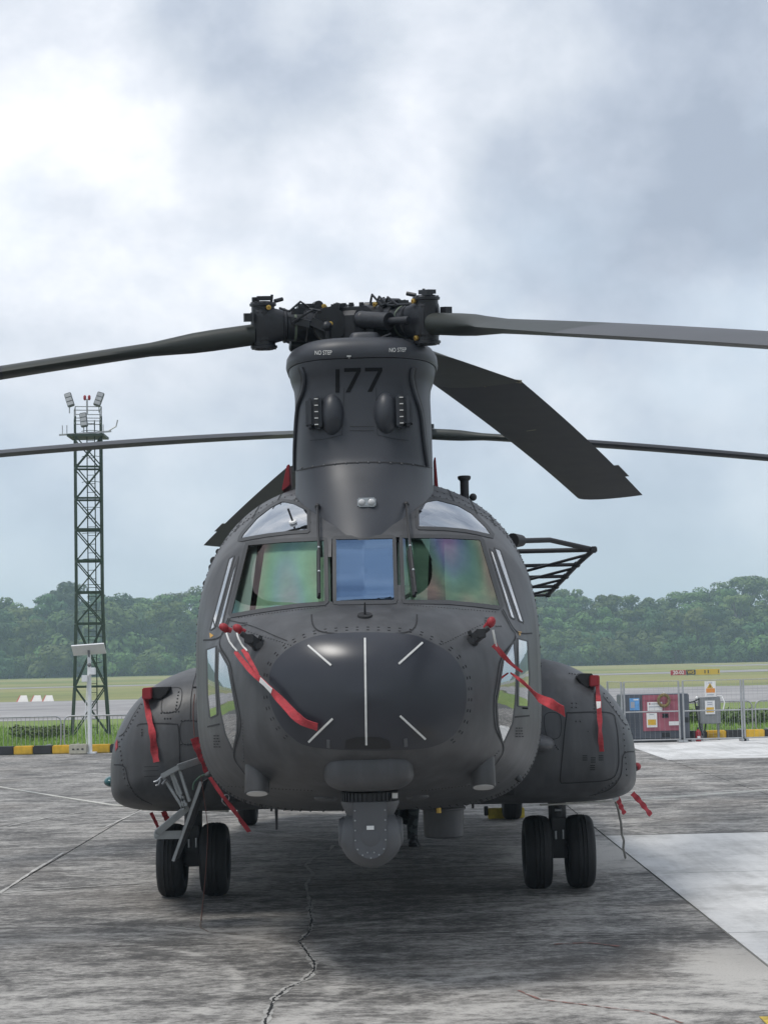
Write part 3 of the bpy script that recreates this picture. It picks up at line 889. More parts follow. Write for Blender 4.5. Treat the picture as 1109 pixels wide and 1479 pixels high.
# nose vanes
MB().cyl(*[hit(HBVH, 527, 890, o_)[0] for o_ in (-0.01, 0.012)], 0.05, 0.045).cyl(*[hit(HBVH, 527, 890, o_)[0] for o_ in (0.0, 0.09)], 0.008, 0.004).build('temperature_probe', M['seam'], heli, smooth=40)
def vane(px, py, dx):
    p, nn = hit(HBVH, px, py, 0.0)
    mb = MB(); mb.cyl(p - nn * 0.01, p + nn * 0.02, 0.045, 0.042, 10)
    q = p + nn * 0.05 + Vector((dx * 0.02, 0, 0.015))
    mb.bar(p, q, 0.05, 0.06); mb.box(q, (0.06, 0.06, 0.055)); mb.box(p + nn * 0.03 + Vector((-dx * .03, 0, -.02)), (0.05, 0.05, 0.04))
    mb.box(p + nn * 0.03 + Vector((-dx * .035, 0, .03)), (0.025, 0.03, 0.025))
    mb.cyl(q, q + Vector((dx * 0.05, -0.01, 0.035)), 0.018)
    return mb.build('air_data_probe', M['black'], heli, bevel=0.004), q
vane(373, 932, -1); vane(682, 925, 1)
# landing lights, belly discs
for px, py in ((371.5, 1119), (697, 1110)):
    c, nn = hit(HBVH, px, py, 0.0); ax = Vector((0, -0.30, -0.954)).normalized()
    o = MB().turned(c - ax * 0.16, ax, [(0, 0.076), (0.275, 0.078), (0.28, 0.074)], 28).build('landing_light', M['paint'], heli, smooth=40)
    MB().turned(c + ax * 0.121, ax, [(0, 0.066), (0.004, 0.066)], 28).build('light_lens', M['lens'], o, smooth=40)
for px, py in ((470, 1153), (603, 1151)):
    p, nn = hit(HBVH, px, py, 0.0)
    MB().turned(p - nn * 0.01, nn, [(0, 0.075), (0.02, 0.072), (0.028, 0.05)], 24).build('belly_antenna', M['flir'], heli, smooth=50)
for px, l in ((399, 0.2), (392, 0.07), (408, 0.06), (683, 0.05)):
    p = at(px, 1166, 13.0); MB().tube([p + Vector((0, 0, 0.06)), p - Vector((0, 0, l - 0.04))], [0.014, 0.008], 8).build('belly_drain', M['black'], heli)
for px, py in ((323, 1098), (735, 1103)):
    p, nn = hit(HBVH, px - 20 if px < 500 else px + 12, py + 20, 0)
    MB().turned(p - nn * 0.02, nn, [(0, 0.025), (0.05, 0.02), (0.06, 0.01)], 10).build('drain_boss', M['paint2'], heli, smooth=40)
# chin fairing and camera turret
c0 = at(532, 1110, 10.96)
rg = []
for y_, sx, sz, n_ in ((-0.11, .06, .03, 2.4), (-0.095, .17, .075, 2.6), (-0.06, .235, .11, 2.8), (0.0, .265, .135, 3.0), (0.15, .28, .15, 3.2), (0.5, .28, .155, 3.4)):
    rg.append([c0 + Vector((sx * math.copysign(abs(math.cos(a)) ** (2 / n_), math.cos(a)), y_, sz * math.copysign(abs(math.sin(a)) ** (2 / n_), math.sin(a)))) for a in [2 * math.pi * k / 48 for k in range(48)]])
MB().loft(rg).build('chin_fairing', M['paint'], heli, smooth=45)
T = at(535.5, 1207, 11.32)
tur = MB().ball(T, 0.197, 40, 24).build('camera_turret', M['flir'], heli, wloc=T, smooth=60)
zt = at(535, 1143, 11.32).z
MB().turned((T.x, T.y, zt - 0.055), (0, 0, 1), [(0, 0.175), (0.055, 0.175)], 32).build('turret_ring', M['black'], tur, smooth=30)
fn = MB()
for k in range(40):
    a = 2 * math.pi * k / 40; fn.box(Vector((T.x, T.y, zt - 0.0275)) + Vector((math.cos(a), math.sin(a), 0)) * 0.176, (0.012, 0.012, 0.05), Matrix.Rotation(a, 3, 'Z'))
fn.build('cooling_fin', M['rotor'], tur, kind='stuff')
yk = MB()
yk.turned((T.x, T.y, zt - 0.20), (0, 0, 1), [(0, 0.09), (0.05, 0.145), (0.12, 0.178), (0.143, 0.182)], 36)
yk.build('turret_collar', M['flir'], tur, smooth=30)
fp = MB(); a0 = T + Vector((0, -0.200, 0))          # front cover plate of the yoke
plate = [(-0.105, 0.22), (0.105, 0.22), (0.105, 0.0)] + [(0.105 * math.cos(t), -0.02 + 0.105 * math.sin(t)) for t in [-math.pi * k / 14 for k in range(0, 15)]] + [(-0.105, 0.0)]
fp.prism([a0 + Vector((x, 0.012 * (abs(x) / 0.1) ** 2, z)) for x, z in plate], (0, 0.12, 0))
fpo = fp.build('turret_plate', M['flir'], tur, bevel=0.004)
sc_ = MB()
for x, z in [(-0.092, .17), (.092, .17), (-.092, .11), (.092, .11), (-.092, .05), (.092, .05), (-.092, -.01), (.092, -.01), (-.08, -.065), (.08, -.065), (-.05, -.1), (.05, -.1), (0, -.118), (-.02, -.085), (.02, -.085)]:
    sc_.ball(a0 + Vector((x, -0.001, z)), 0.0055, 8, 6)
sc_.build('screw', M['steel'], fpo, kind='stuff')
MB().box(a0 + Vector((0, -0.004, 0.065)), (0.045, 0.004, 0.024)).build('data_plate', M['white'], fpo)
for s in (-1, 1):
    mb = MB()
    mb.turned(T + Vector((s * 0.165, 0.02, 0.02)), (s, 0, 0), [(0, 0.10), (0.03, 0.085), (0.036, 0.06)], 28)
    mb.build('turret_ear', M['flir'], tur, smooth=40)
MB().box((T.x + 0.155, T.y - 0.125, zt - 0.022), (0.035, 0.02, 0.032)).build('connector', M['pale'], tur)
# drum hanging under the belly
c = at(640, 1168, 14.2)
dr = MB().turned(c + Vector((0, 0, 0.10)), (0, 0, -1), [(0, 0.15), (0.085, 0.16), (0.09, 0.175), (0.105, 0.175), (0.11, 0.16), (0.31, 0.155), (0.32, 0.145)], 36).build('belly_drum', M['paint'], heli, smooth=35)
MB().turned(c + Vector((-0.04, -0.17, 0.03)), (0, 0, -1), [(0, 0.02), (0.05, 0.02)], 10).build('drum_latch', M['brass'], dr)

# forward pylon
#        z     hw    front  rear  n
PYL = [(2.80, 0.50, 1.18, 4.6, 1.9), (2.95, 0.50, 1.31, 4.5, 1.95), (3.08, 0.50, 1.43, 4.4, 2.05), (3.20, 0.50, 1.54, 4.3, 2.2), (3.32, 0.50, 1.64, 4.1, 2.5),
       (3.42, 0.50, 1.70, 3.9, 2.8), (3.60, 0.50, 1.74, 3.6, 3.2), (3.80, 0.497, 1.75, 3.45, 3.2), (3.90, 0.495, 1.75, 3.40, 3.2), (3.98, 0.50, 1.74, 3.38, 3.2),
       (4.06, 0.525, 1.715, 3.36, 3.1), (4.115, 0.535, 1.70, 3.35, 3.0)]
def pring(z, hw, f_, r_, n_, N=96):
    out = []; cy = f_ + min(0.75, (r_ - f_) / 2)
    for k in range(N):
        a = 2 * math.pi * k / N; cs, sn = math.cos(a), math.sin(a)
        x = hw * math.copysign(abs(cs) ** (2 / n_), cs); L = (r_ - cy) if sn > 0 else (cy - f_)
        out.append(Vector((HX + x, NY + cy + L * math.copysign(abs(sn) ** (2 / (n_ if sn < 0 else 2)), sn), z)))
    return out
zs = np.linspace(2.80, 4.115, 60)
_pc = [pchip([r[0] for r in PYL], [r[k] for r in PYL]) for k in range(1, 5)]
pr = [pring(z, *[f(z) for f in _pc]) for z in zs]
pyl = MB().loft(pr)
PBVH = BVHTree.FromPolygons(pyl.v, pyl.f)
pylon = pyl.build('forward_pylon', M['pylon_dark'], heli, smooth=35)
cap = [pring(z, hw, f_, r_, 2.8) for z, hw, f_, r_ in ((4.118, .52, 1.72, 3.3), (4.12, .545, 1.69, 3.33), (4.15, .555, 1.68, 3.34), (4.20, .55, 1.685, 3.33), (4.245, .525, 1.71, 3.3), (4.275, .475, 1.76, 3.25), (4.285, .42, 1.82, 3.2))]
cp = MB().loft(cap); CBVH = BVHTree.FromPolygons(cp.v, cp.f)
capo = cp.build('pylon_cap', M['pylon_dark'], pylon, smooth=40)
rg = []
bc = at(527, 493, NY + 1.95)
for z_, sx, sy in ((-0.06, .115, .12), (0.03, .11, .115), (0.05, .095, .10), (0.055, .08, .08)):
    rg.append([bc + Vector((sx * math.copysign(abs(math.cos(a)) ** .5, math.cos(a)), sy * math.copysign(abs(math.sin(a)) ** .5, math.sin(a)), z_)) for a in [2 * math.pi * k / 32 for k in range(32)]])
MB().loft(rg).build('cap_cover', M['pylon_dark'], capo, smooth=40)
# curved lips beside the pylon front
for P in ([(436, 531), (441, 545), (439, 565), (431, 590), (427.5, 640), (427, 680)], [(595, 531), (593, 545), (597, 567), (606, 597), (611, 640), (615.5, 674)]):
    Q = resample(P, 28, False, True)
    H = [hit(PBVH, p.x, p.y, 0.004) for p in Q]
    mb = MB(); mb.tube([h[0] + h[1] * 0.006 for h in H], 0.014, 8); mb.build('door_lip', M['pylon_dark'], pylon, smooth=60)
    s_ = -1 if P[0][0] < 500 else 1
    mb = MB(); strip(mb, [hit(PBVH, p.x + s_ * 5, p.y, 0.003) for p in Q], 0.028); mb.build('door_gap', M['black'], pylon, recalc=False)
mb = MB()
seam(mb, PBVH, [(424, 681), (470, 672), (522, 668), (580, 669), (624, 676)], n=40)
seam(mb, PBVH, [(448, 636), (470, 634), (494, 628)], n=12, w=0.004); seam(mb, PBVH, [(545, 628), (570, 634), (590, 636)], n=12, w=0.004)
seam(mb, PBVH, [(494, 628), (497, 560)], n=12, w=0.004); seam(mb, PBVH, [(545, 628), (543, 560)], n=12, w=0.004)
seam(mb, PBVH, [(505, 616), (540, 616)], n=8, w=0.004); seam(mb, PBVH, [(505, 622), (540, 622)], n=8, w=0.004)
mb.build('panel_seam', M['seam'], pylon, recalc=False, kind='stuff')
mb = MB()
for k in range(12):
    t_ = k / 11; p, nn = hit(PBVH, 436 + 176 * t_, 676 - 6.5 * math.sin(math.pi * t_) - 3 * t_, 0.0); mb.ball(p, 0.009, 8, 6)
mb.build('fastener', M['paint'], pylon, smooth=60, kind='stuff')
# number
def decal(bvh, polys, off, name, mt, parent):
    mb = MB()
    for poly in polys:
        (a, b, c, d) = [Vector((*p, 0)) for p in poly]; nu, nv = 10, 10; base = len(mb.v); vs = []
        for i in range(nu + 1):
            for j in range(nv + 1):
                p = a.lerp(b, i / nu).lerp(d.lerp(c, i / nu), j / nv); vs.append(hit(bvh, p.x, p.y, off)[0])
        mb.add(vs, [(i * (nv + 1) + j, (i + 1) * (nv + 1) + j, (i + 1) * (nv + 1) + j + 1, i * (nv + 1) + j + 1) for i in range(nu) for j in range(nv)])
    return mb.build(name, mt, parent, recalc=False)
decal(PBVH, [[(484.5, 533), (490.5, 533), (490.5, 567), (484.5, 567)]], 0.003, 'numeral', M['numeral'], pylon)
decal(PBVH, [[(497, 531.5), (521, 530.8), (521, 536.3), (497, 537)], [(515, 536), (521, 536), (505.5, 566.5), (499, 566.8)]], 0.003, 'numeral', M['numeral'], pylon)
decal(PBVH, [[(527, 530.7), (552, 530.5), (552, 536), (527, 536.2)], [(546, 535.5), (552, 535.5), (537, 565.8), (530.5, 566)]], 0.003, 'numeral', M['numeral'], pylon)
def skin_text(bvh, body, size, px, py, mt, parent, w=1.0):
    vs, fs = text_mesh(body, size, w); mb = MB()
    sc = FPX / 12.5
    mb.add([hit(bvh, px + p.x * sc, py - p.y * sc - p.x * sc * math.tan(ROLL), 0.003)[0] for p in vs], fs)
    return mb.build('lettering', mt, parent, recalc=False)
skin_text(CBVH, 'NO STEP', 0.042, 467, 509.5, M['pale'], capo, 0.72)
skin_text(CBVH, 'NO STEP', 0.042, 574, 505.5, M['pale'], capo, 0.72)
decal(CBVH, [[(501, 513), (507, 513), (507, 515), (501, 515)], [(503.2, 516), (505.2, 516), (505.2, 519), (503.2, 519)]], 0.003, 'marking', M['pale'], capo)
# pylon intakes with their slotted side openings
for s, px in ((-1, 480), (1, 557)):
    py = 599 - (0 if s < 0 else 2)
    p, nn = hit(PBVH, px, py, 0.0)
    o = MB().ball(p + Vector((0, 0.02, 0)), (0.085, 0.10, 0.15), 28, 18)
    o.add([], [])
    io = o.build('intake_fairing', M['pylon_dark'], pylon, smooth=60)
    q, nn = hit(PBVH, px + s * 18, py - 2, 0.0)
    MB().box(q + Vector((s * 0.01, -0.01, 0.0)), (0.05, 0.13, 0.23)).build('intake_frame', M['pylon_dark'], io, bevel=0.012)
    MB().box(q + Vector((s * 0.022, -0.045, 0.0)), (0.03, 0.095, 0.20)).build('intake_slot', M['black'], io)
    MB().box(q + Vector((s * 0.068, 0.0, 0.0)), (0.06, 0.14, 0.21)).build('intake_deflector', M['pylon_dark'], io, bevel=0.02)
    t_ = MB()
    for k in range(5): t_.box(q + Vector((s * 0.022, -0.094, -0.09 + 0.045 * k)), (0.026, 0.008, 0.006))
    t_.build('intake_tooth', M['pale'], io, kind='stuff')
# formation light
p, nn = hit(PBVH, 529.5, 726, 0.0)
p2, n2 = hit(HBVH, 529.5, 726, 0.0)
if p2.y < p.y: p, nn = p2, n2
lb = MB().box(p + Vector((0, -0.01, 0)), (0.125, 0.06, 0.062)).build('light_box', M['steel'], heli, bevel=0.008)
for s in (-1, 1): MB().ball(p + Vector((s * 0.033, -0.042, 0)), (0.024, 0.012, 0.022), 12, 8).build('lamp', M['lens'], lb, smooth=60)
# horn on the roof, small stub
c = at(671, 717, 13.9)
MB().turned(c - Vector((0, 0, 0.08)), (0, 0, 1), [(0, 0.034), (0.20, 0.034), (0.215, 0.05), (0.235, 0.052), (0.24, 0.045)], 20).build('roof_mast', M['black'], heli, smooth=35)
MB().ball(at(683, 718, 13.9), 0.03, 10, 8).build('roof_stub', M['black'], heli, smooth=60)
# dull red intake plugs beside the pylon
for P, Yc in (([(414, 672), (418, 670), (419, 700), (408, 709), (407, 706)], 13.4), ([(627, 660), (629, 660), (633, 705), (628, 706)], 13.4)):
    o = MB().prism([at(x, y, Yc) for x, y in P], (0, 0.3, 0)).build('intake_plug', M['redcap'], None, wloc=at(*P[0], Yc), bevel=0.004)
    tag(o, 'red intake plug on the left side of the forward pylon' if P[0][0] < 500 else 'thin red intake plug on the right side of the forward pylon', 'cover', 'red intake plugs')
# clutter on the left cabin side
for px, py, s_ in ((309, 790, .07), (304, 806, .10), (304, 818, .07), (297, 843, .08)):
    p, nn, _, _ = HBVH.find_nearest(at(px, py, 14.2)); nn = Vector((-1, -.25, .3)).normalized()
    so_ = MB().box(p + nn * .02, (s_, 0.12, s_ * 1.1)).build('side_sensor', M['black'], heli, bevel=.01)
    MB().cyl(p + nn * .04, p + nn * .075 + Vector((0, -.06, 0)), s_ * .33).build('sensor_eye', M['black'], so_, smooth=40)
MB().tube([at(279, 993, 14.0), at(289, 993, 14.0)], 0.008).build('side_probe', M['black'], heli)
c = at(775, 1075, 14.2)
MB().ball(c, (0.14, 0.28, 0.075), 18, 12).build('side_blister', M['paint'], heli, smooth=60)
# outrigger antenna on the right side
nodes = [(857, 794, 14.5), (833, 815.5, 15.7), (817, 832.5, 16.7), (803, 847, 17.7), (791, 859.5, 18.6)]
N3 = [at(*q) for q in nodes]
an = MB(); an.tube(N3, 0.022, 10)
an.build('antenna_rail', M['black'], heli, smooth=50)
hx = HX + 1.24
for i, q in enumerate(N3):
    MB().tube([q, Vector((hx - 0.03, q.y, q.z + (0.0 if i else 0.0)))], 0.016 if i else 0.019).build('antenna_strut', M['black'], heli, smooth=50)
    if i: MB().tube([N3[i - 1] + (N3[i] - N3[i - 1]) * 0.3, Vector((hx - 0.02, q.y + 0.4, q.z - 0.07))], 0.013).build('antenna_strut', M['black'], heli, smooth=50)
    MB().box(q, (0.05, 0.10, 0.05)).build('antenna_joint', M['black'], heli, bevel=0.008)
MB().tube([at(744, 781, 14.0), at(758, 781, 14.1), at(794, 780, 14.3), N3[0]], 0.021).build('antenna_arm', M['black'], heli, smooth=60)
mb = MB(); mb.cyl(at(740, 781, 14.0), at(753, 781, 14.1), 0.06, 0.045, 14); mb.build('antenna_mount', M['black'], heli, smooth=40)

# ---- fuel pods
def podpt(v, a, sgn):
    sc = _sc(v); n_ = 2.15 if math.sin(a) >= 0 else 4.6
    cs, sn = math.cos(a), math.sin(a)
    cx = 1.55 + (1.25 - 1.55) * min(1, sc); cz = 1.30 + (1.12 - 1.30) * min(1, sc)
    x = cx + 0.955 * sc * math.copysign(abs(cs) ** (2 / n_), cs)
    z = cz + (0.90 if sn >= 0 else 0.33) * sc * math.copysign(abs(sn) ** (2 / n_), sn)
    return Vector((HX + sgn * x, NY + 3.75 + v, z))
_sc = pchip([0, .02, .06, .13, .25, .45, .75, 1.2, 7.4, 8.6, 9.4], [.03, .34, .52, .68, .82, .92, .98, 1.0, 1.0, .7, .3])
PODB = {}; PIT = {}
for sgn in (-1, 1):
    vv = [0, .008, .02, .035] + list(np.arange(.05, 1.3, .03)) + list(np.arange(1.5, 9.4, .4)) + [9.4]
    rr = [[podpt(v, 2 * math.pi * k / 120, sgn) for k in range(120)] for v in vv]
    mb = MB().loft(rr); PODB[sgn] = BVHTree.FromPolygons(mb.v, mb.f)
    pod = mb.build('fuel_pod', M['paint'], heli, smooth=40)
    s2 = MB(); B = PODB[sgn]
    if sgn > 0:
        seam(s2, B, [(818, 1034), (824, 1030), (880, 1030), (889, 1045), (893, 1080), (892, 1110), (880, 1126), (840, 1130), (814, 1131), (809, 1127), (812, 1090)], n=80, closed=True)
        seam(s2, B, [(787, 1033), (808, 1033), (808, 1064), (790, 1064)], n=40, closed=True, w=.005)
        seam(s2, B, [(870, 1005), (890, 1030), (902, 1046), (915, 1047)], n=30, w=.009); seam(s2, B, [(915, 1086), (900, 1090), (896, 1120), (880, 1140), (850, 1150)], n=30)
        R_ = [(790, 972), (915, 1060), (808, 1076), (826, 1042), (862, 1060), (845, 1100), (857, 1112), (900, 1120)]
        for x0, y0, w0 in ((841, 1092, .03), (853, 1095, .05), (864, 1092, .03), (852, 1106, .07)): [seam(s2, B, [(x0, y0 + 3 * q), (x0 + 7, y0 + 3 * q)], n=5, w=.008) for q in range(3)]
    else:
        seam(s2, B, [(198, 1050), (205, 1046), (250, 1046), (258, 1054), (260, 1110)], n=40); seam(s2, B, [(260, 1110), (240, 1140)], n=8, w=.004)
        seam(s2, B, [(204, 1016), (192, 1035), (180, 1058), (172, 1064)], n=30, w=.009); seam(s2, B, [(165, 1105), (180, 1108), (186, 1130), (198, 1150), (220, 1162)], n=30)
        seam(s2, B, [(240, 998), (262, 996), (257, 1025), (234, 1028)], n=40, closed=True, w=.006); seam(s2, B, [(262, 1044), (285, 1044), (285, 1072), (263, 1073)], n=30, closed=True, w=.005)
        seam(s2, B, [(287, 966), (280, 985), (276, 1010), (275, 1042)], n=20, w=.007)
        for y0 in (1108, 1114, 1122): seam(s2, B, [(208, y0), (229, y0 - 1)], n=5, w=.004)
    s2.build('panel_seam', M['seam'], pod, recalc=False, kind='stuff')
    rv = MB()
    def rivets(a, b, n):
        for k in range(n):
            t_ = k / max(1, n - 1); p, nn = hit(B, a[0] + (b[0] - a[0]) * t_, a[1] + (b[1] - a[1]) * t_, 0.001); rv.ball(p, 0.0075, 6, 4)
    if sgn > 0:
        for a, b, n in (((872, 1002), (912, 1060), 10), ((900, 1052), (905, 1120), 9), ((890, 1128), (860, 1148), 7), ((822, 973), (834, 975), 4), ((826, 1016), (832, 1016), 2), ((826, 1022), (832, 1022), 2), ((832, 1042), (838, 1042), 2), ((858, 1018), (858, 1030), 3), ((800, 1074), (806, 1082), 4)): rivets(a, b, n)
    else:
        for a, b, n in (((205, 1018), (176, 1068), 10), ((172, 1072), (180, 1124), 9), ((184, 1134), (205, 1156), 7), ((233, 1030), (258, 1028), 7), ((258, 1000), (254, 1024), 6), ((238, 1038), (246, 1038), 3), ((262, 1041), (284, 1041), 6), ((262, 1075), (284, 1074), 6), ((205, 1054), (205, 1062), 3)): rivets(a, b, n)
    rv.build('rivet', M['paint2'], pod, smooth=60, kind='stuff')
    # pitot box arm
    if sgn > 0: P = [(838, 973), (856, 973), (856, 990), (845, 993), (840, 988), (832, 978)]; yp = hit(B, 842, 984)[0].y
    else: P = [(218, 993), (246, 992), (240, 1003), (232, 1010), (218, 1009)]; yp = hit(B, 236, 1000)[0].y
    PIT[sgn] = yp - .10
    MB().prism([at(x, y, yp - .08) for x, y in P], (0, 0.45, 0)).build('pitot_arm', M['black'], heli, bevel=0.006)
    # tie-down fitting at lower corner
    p = at(889, 1154, 15.6) if sgn > 0 else at(172, 1150, 15.6)
    MB().box(p + Vector((0, 0, 0.01)), (0.05, 0.05, 0.05)).build('mooring_lug', M['steel'], heli, bevel=0.008)
# small position lights on pod flanks
MB().ball(at(161.5, 1129, 16.2), (0.07, 0.12, 0.05), 14, 10).build('position_light', mat('green_lens', (0.02, 0.09, 0.10), 0.2), heli, smooth=60)
MB().ball(at(914, 1108, 16.2), (0.06, 0.12, 0.045), 14, 10).build('position_light', M['black'], heli, smooth=60)

# ---- landing gear
def wheel_mesh():
    mb = MB(); w, r_ = 0.119, 0.318
    prof = [(-w * .55, r_ * .52), (-w * .90, r_ * .58), (-w, r_ * .72), (-w * .95, r_ * .86), (-w * .78, r_ * .948), (-w * .58, r_ * .978), (-w * .36, r_ * .995)]
    for g in (-.30, -.05, .20): 
        pass
    g_ = []
    for xg in (-0.30, 0.0, 0.30):
        g_ += [(w * (xg - .045), r_ * 1.0), (w * (xg - .035), r_ * .975), (w * (xg + .035), r_ * .975), (w * (xg + .045), r_ * 1.0)]
    prof = prof + g_ + [(-a, b) for a, b in reversed(prof)]
    mb.turned((0, 0, 0), (1, 0, 0), prof, 48, False); return mb
def rim_mesh():
    mb = MB(); mb.turned((0, 0, 0), (1, 0, 0), [(-.085, .02), (-.09, .06), (-.06, .10), (-.075, .165), (.075, .165), (.06, .10), (.09, .06), (.085, .02)], 32)
    return mb
ty = rm = None
def wheel(c):
    global ty, rm
    c = Vector(c)
    hub = empty_part('wheel', c)
    if ty is None:
        ty = wheel_mesh().build('tyre', M['rubber'], None, wloc=(0, 0, 0), smooth=35); rm = rim_mesh().build('rim', M['rim'], None, wloc=(0, 0, 0), smooth=35)
        for o in (ty, rm): o.parent = hub; o.location = (0, 0, 0); WL[o.name] = c
    else:
        again(ty, hub, c); again(rm, hub, c)
def empty_part(name, c):
    o = bpy.data.objects.new(name, None); o.empty_display_size = .1
    return link(o, heli, c)
for sgn in (-1, 1):
    gx = HX + sgn * 1.60
    for dx in (-0.187, 0.187): wheel((gx + dx, 16.0, 0.312))
    mb = MB(); mb.cyl((gx, 16.0, 0.42), (gx, 16.0, 1.0), 0.075, 0.085, 20); mb.cyl((gx, 16.0, 0.36), (gx, 16.0, 0.62), 0.055)
    mb.cyl((gx - .2, 16, .312), (gx + .2, 16, .312), 0.05); mb.box((gx, 16.0, .33), (.14, .16, .14)); mb.box((gx, 15.93, .50), (.12, .08, .22))
    st = mb.build('gear_strut', M['black'], heli, bevel=0.006)
    MB().cyl((gx - .03, 15.88, .43), (gx - .03, 15.88, .50), .012).cyl((gx + .035, 15.88, .43), (gx + .035, 15.88, .51), .012).cyl((gx - .03, 15.9, .68), (gx + .03, 15.9, .68), .012).build('brake_line', M['steel'], st, smooth=40)
    wheel((HX + sgn * 1.66, 22.9, 0.312))
    MB().cyl((HX + sgn * 1.62, 22.9, .312), (HX + sgn * 1.45, 22.9, .95), .07).cyl((HX + sgn * 1.74, 22.9, .312), (HX + sgn * 1.5, 22.9, .312), .045).build('gear_strut', M['black'], heli, smooth=40)

# ---- folding boarding step hanging from the left cockpit door
def plate_px(P, Yc, th=0.025):
    return MB().prism([at(x, y, Yc) for x, y in P], (0, th, 0))
stp = plate_px([(290, 1130), (283, 1150), (262, 1200), (249, 1244), (252, 1246), (262, 1225), (280, 1180), (296, 1128)], 14.0, .30).build('boarding_step', M['paint2'], heli, bevel=0.004)
MB().bar(at(291, 1130, 13.98), at(250, 1244, 13.98), .03, .022).build('step_edge', M['alu'], stp)
MB().bar(at(290, 1130, 14.32), at(252, 1240, 14.32), .03, .022).build('step_edge', M['alu'], stp)
arm = MB()
arm.bar(at(233, 1122, 13.9), at(259, 1108, 13.9), .04, .04); arm.bar(at(257, 1109, 13.9), at(296, 1096, 14.0), .045, .05)
arm.build('step_arm', M['alu'], stp, bevel=0.006)
tr = MB()
for a, b in (((236, 1122), (266, 1170)), ((247, 1116), (258, 1148)), ((249, 1114), (262, 1148)), ((259, 1110), (274, 1158)), ((258, 1146), (270, 1164)), ((264, 1150), (264, 1168))):
    tr.bar(at(*a, 13.95), at(*b, 13.95), .022, .05, Vector((0, 1, 0)))
tr.build('step_truss', M['alu'], stp, bevel=0.004)
br = MB()
br.bar(at(226, 1204, 13.9), at(272, 1166, 14.0), .035, .05); br.bar(at(223, 1207, 13.92), at(264, 1206, 14.0), .045, .06); br.bar(at(226, 1208, 14.25), at(264, 1207, 14.28), .03, .05)
br.bar(at(226, 1207, 13.9), at(226, 1207, 14.27), .03, .03)
br.build('step_bracket', M['alu'], stp, bevel=0.005)
hk = MB()
for P in ([(236, 1120), (228, 1128), (222, 1130)], [(232, 1124), (230, 1133), (225, 1135)], [(240, 1126), (234, 1133)]): hk.tube([at(x, y, 13.9) for x, y in P], .01, 6)
hk.build('step_hook', M['steel'], stp, smooth=60)
cord = MB().tube([at(x, y, 13.95) for x, y in [(q.x, q.y) for q in resample([(301, 1118), (289, 1122), (280, 1132), (279, 1141)], 14, False, True)]], .009, 6)
cord.build('step_cord', mat('green_cord', (0.10, 0.16, 0.12), .8), stp, smooth=60)
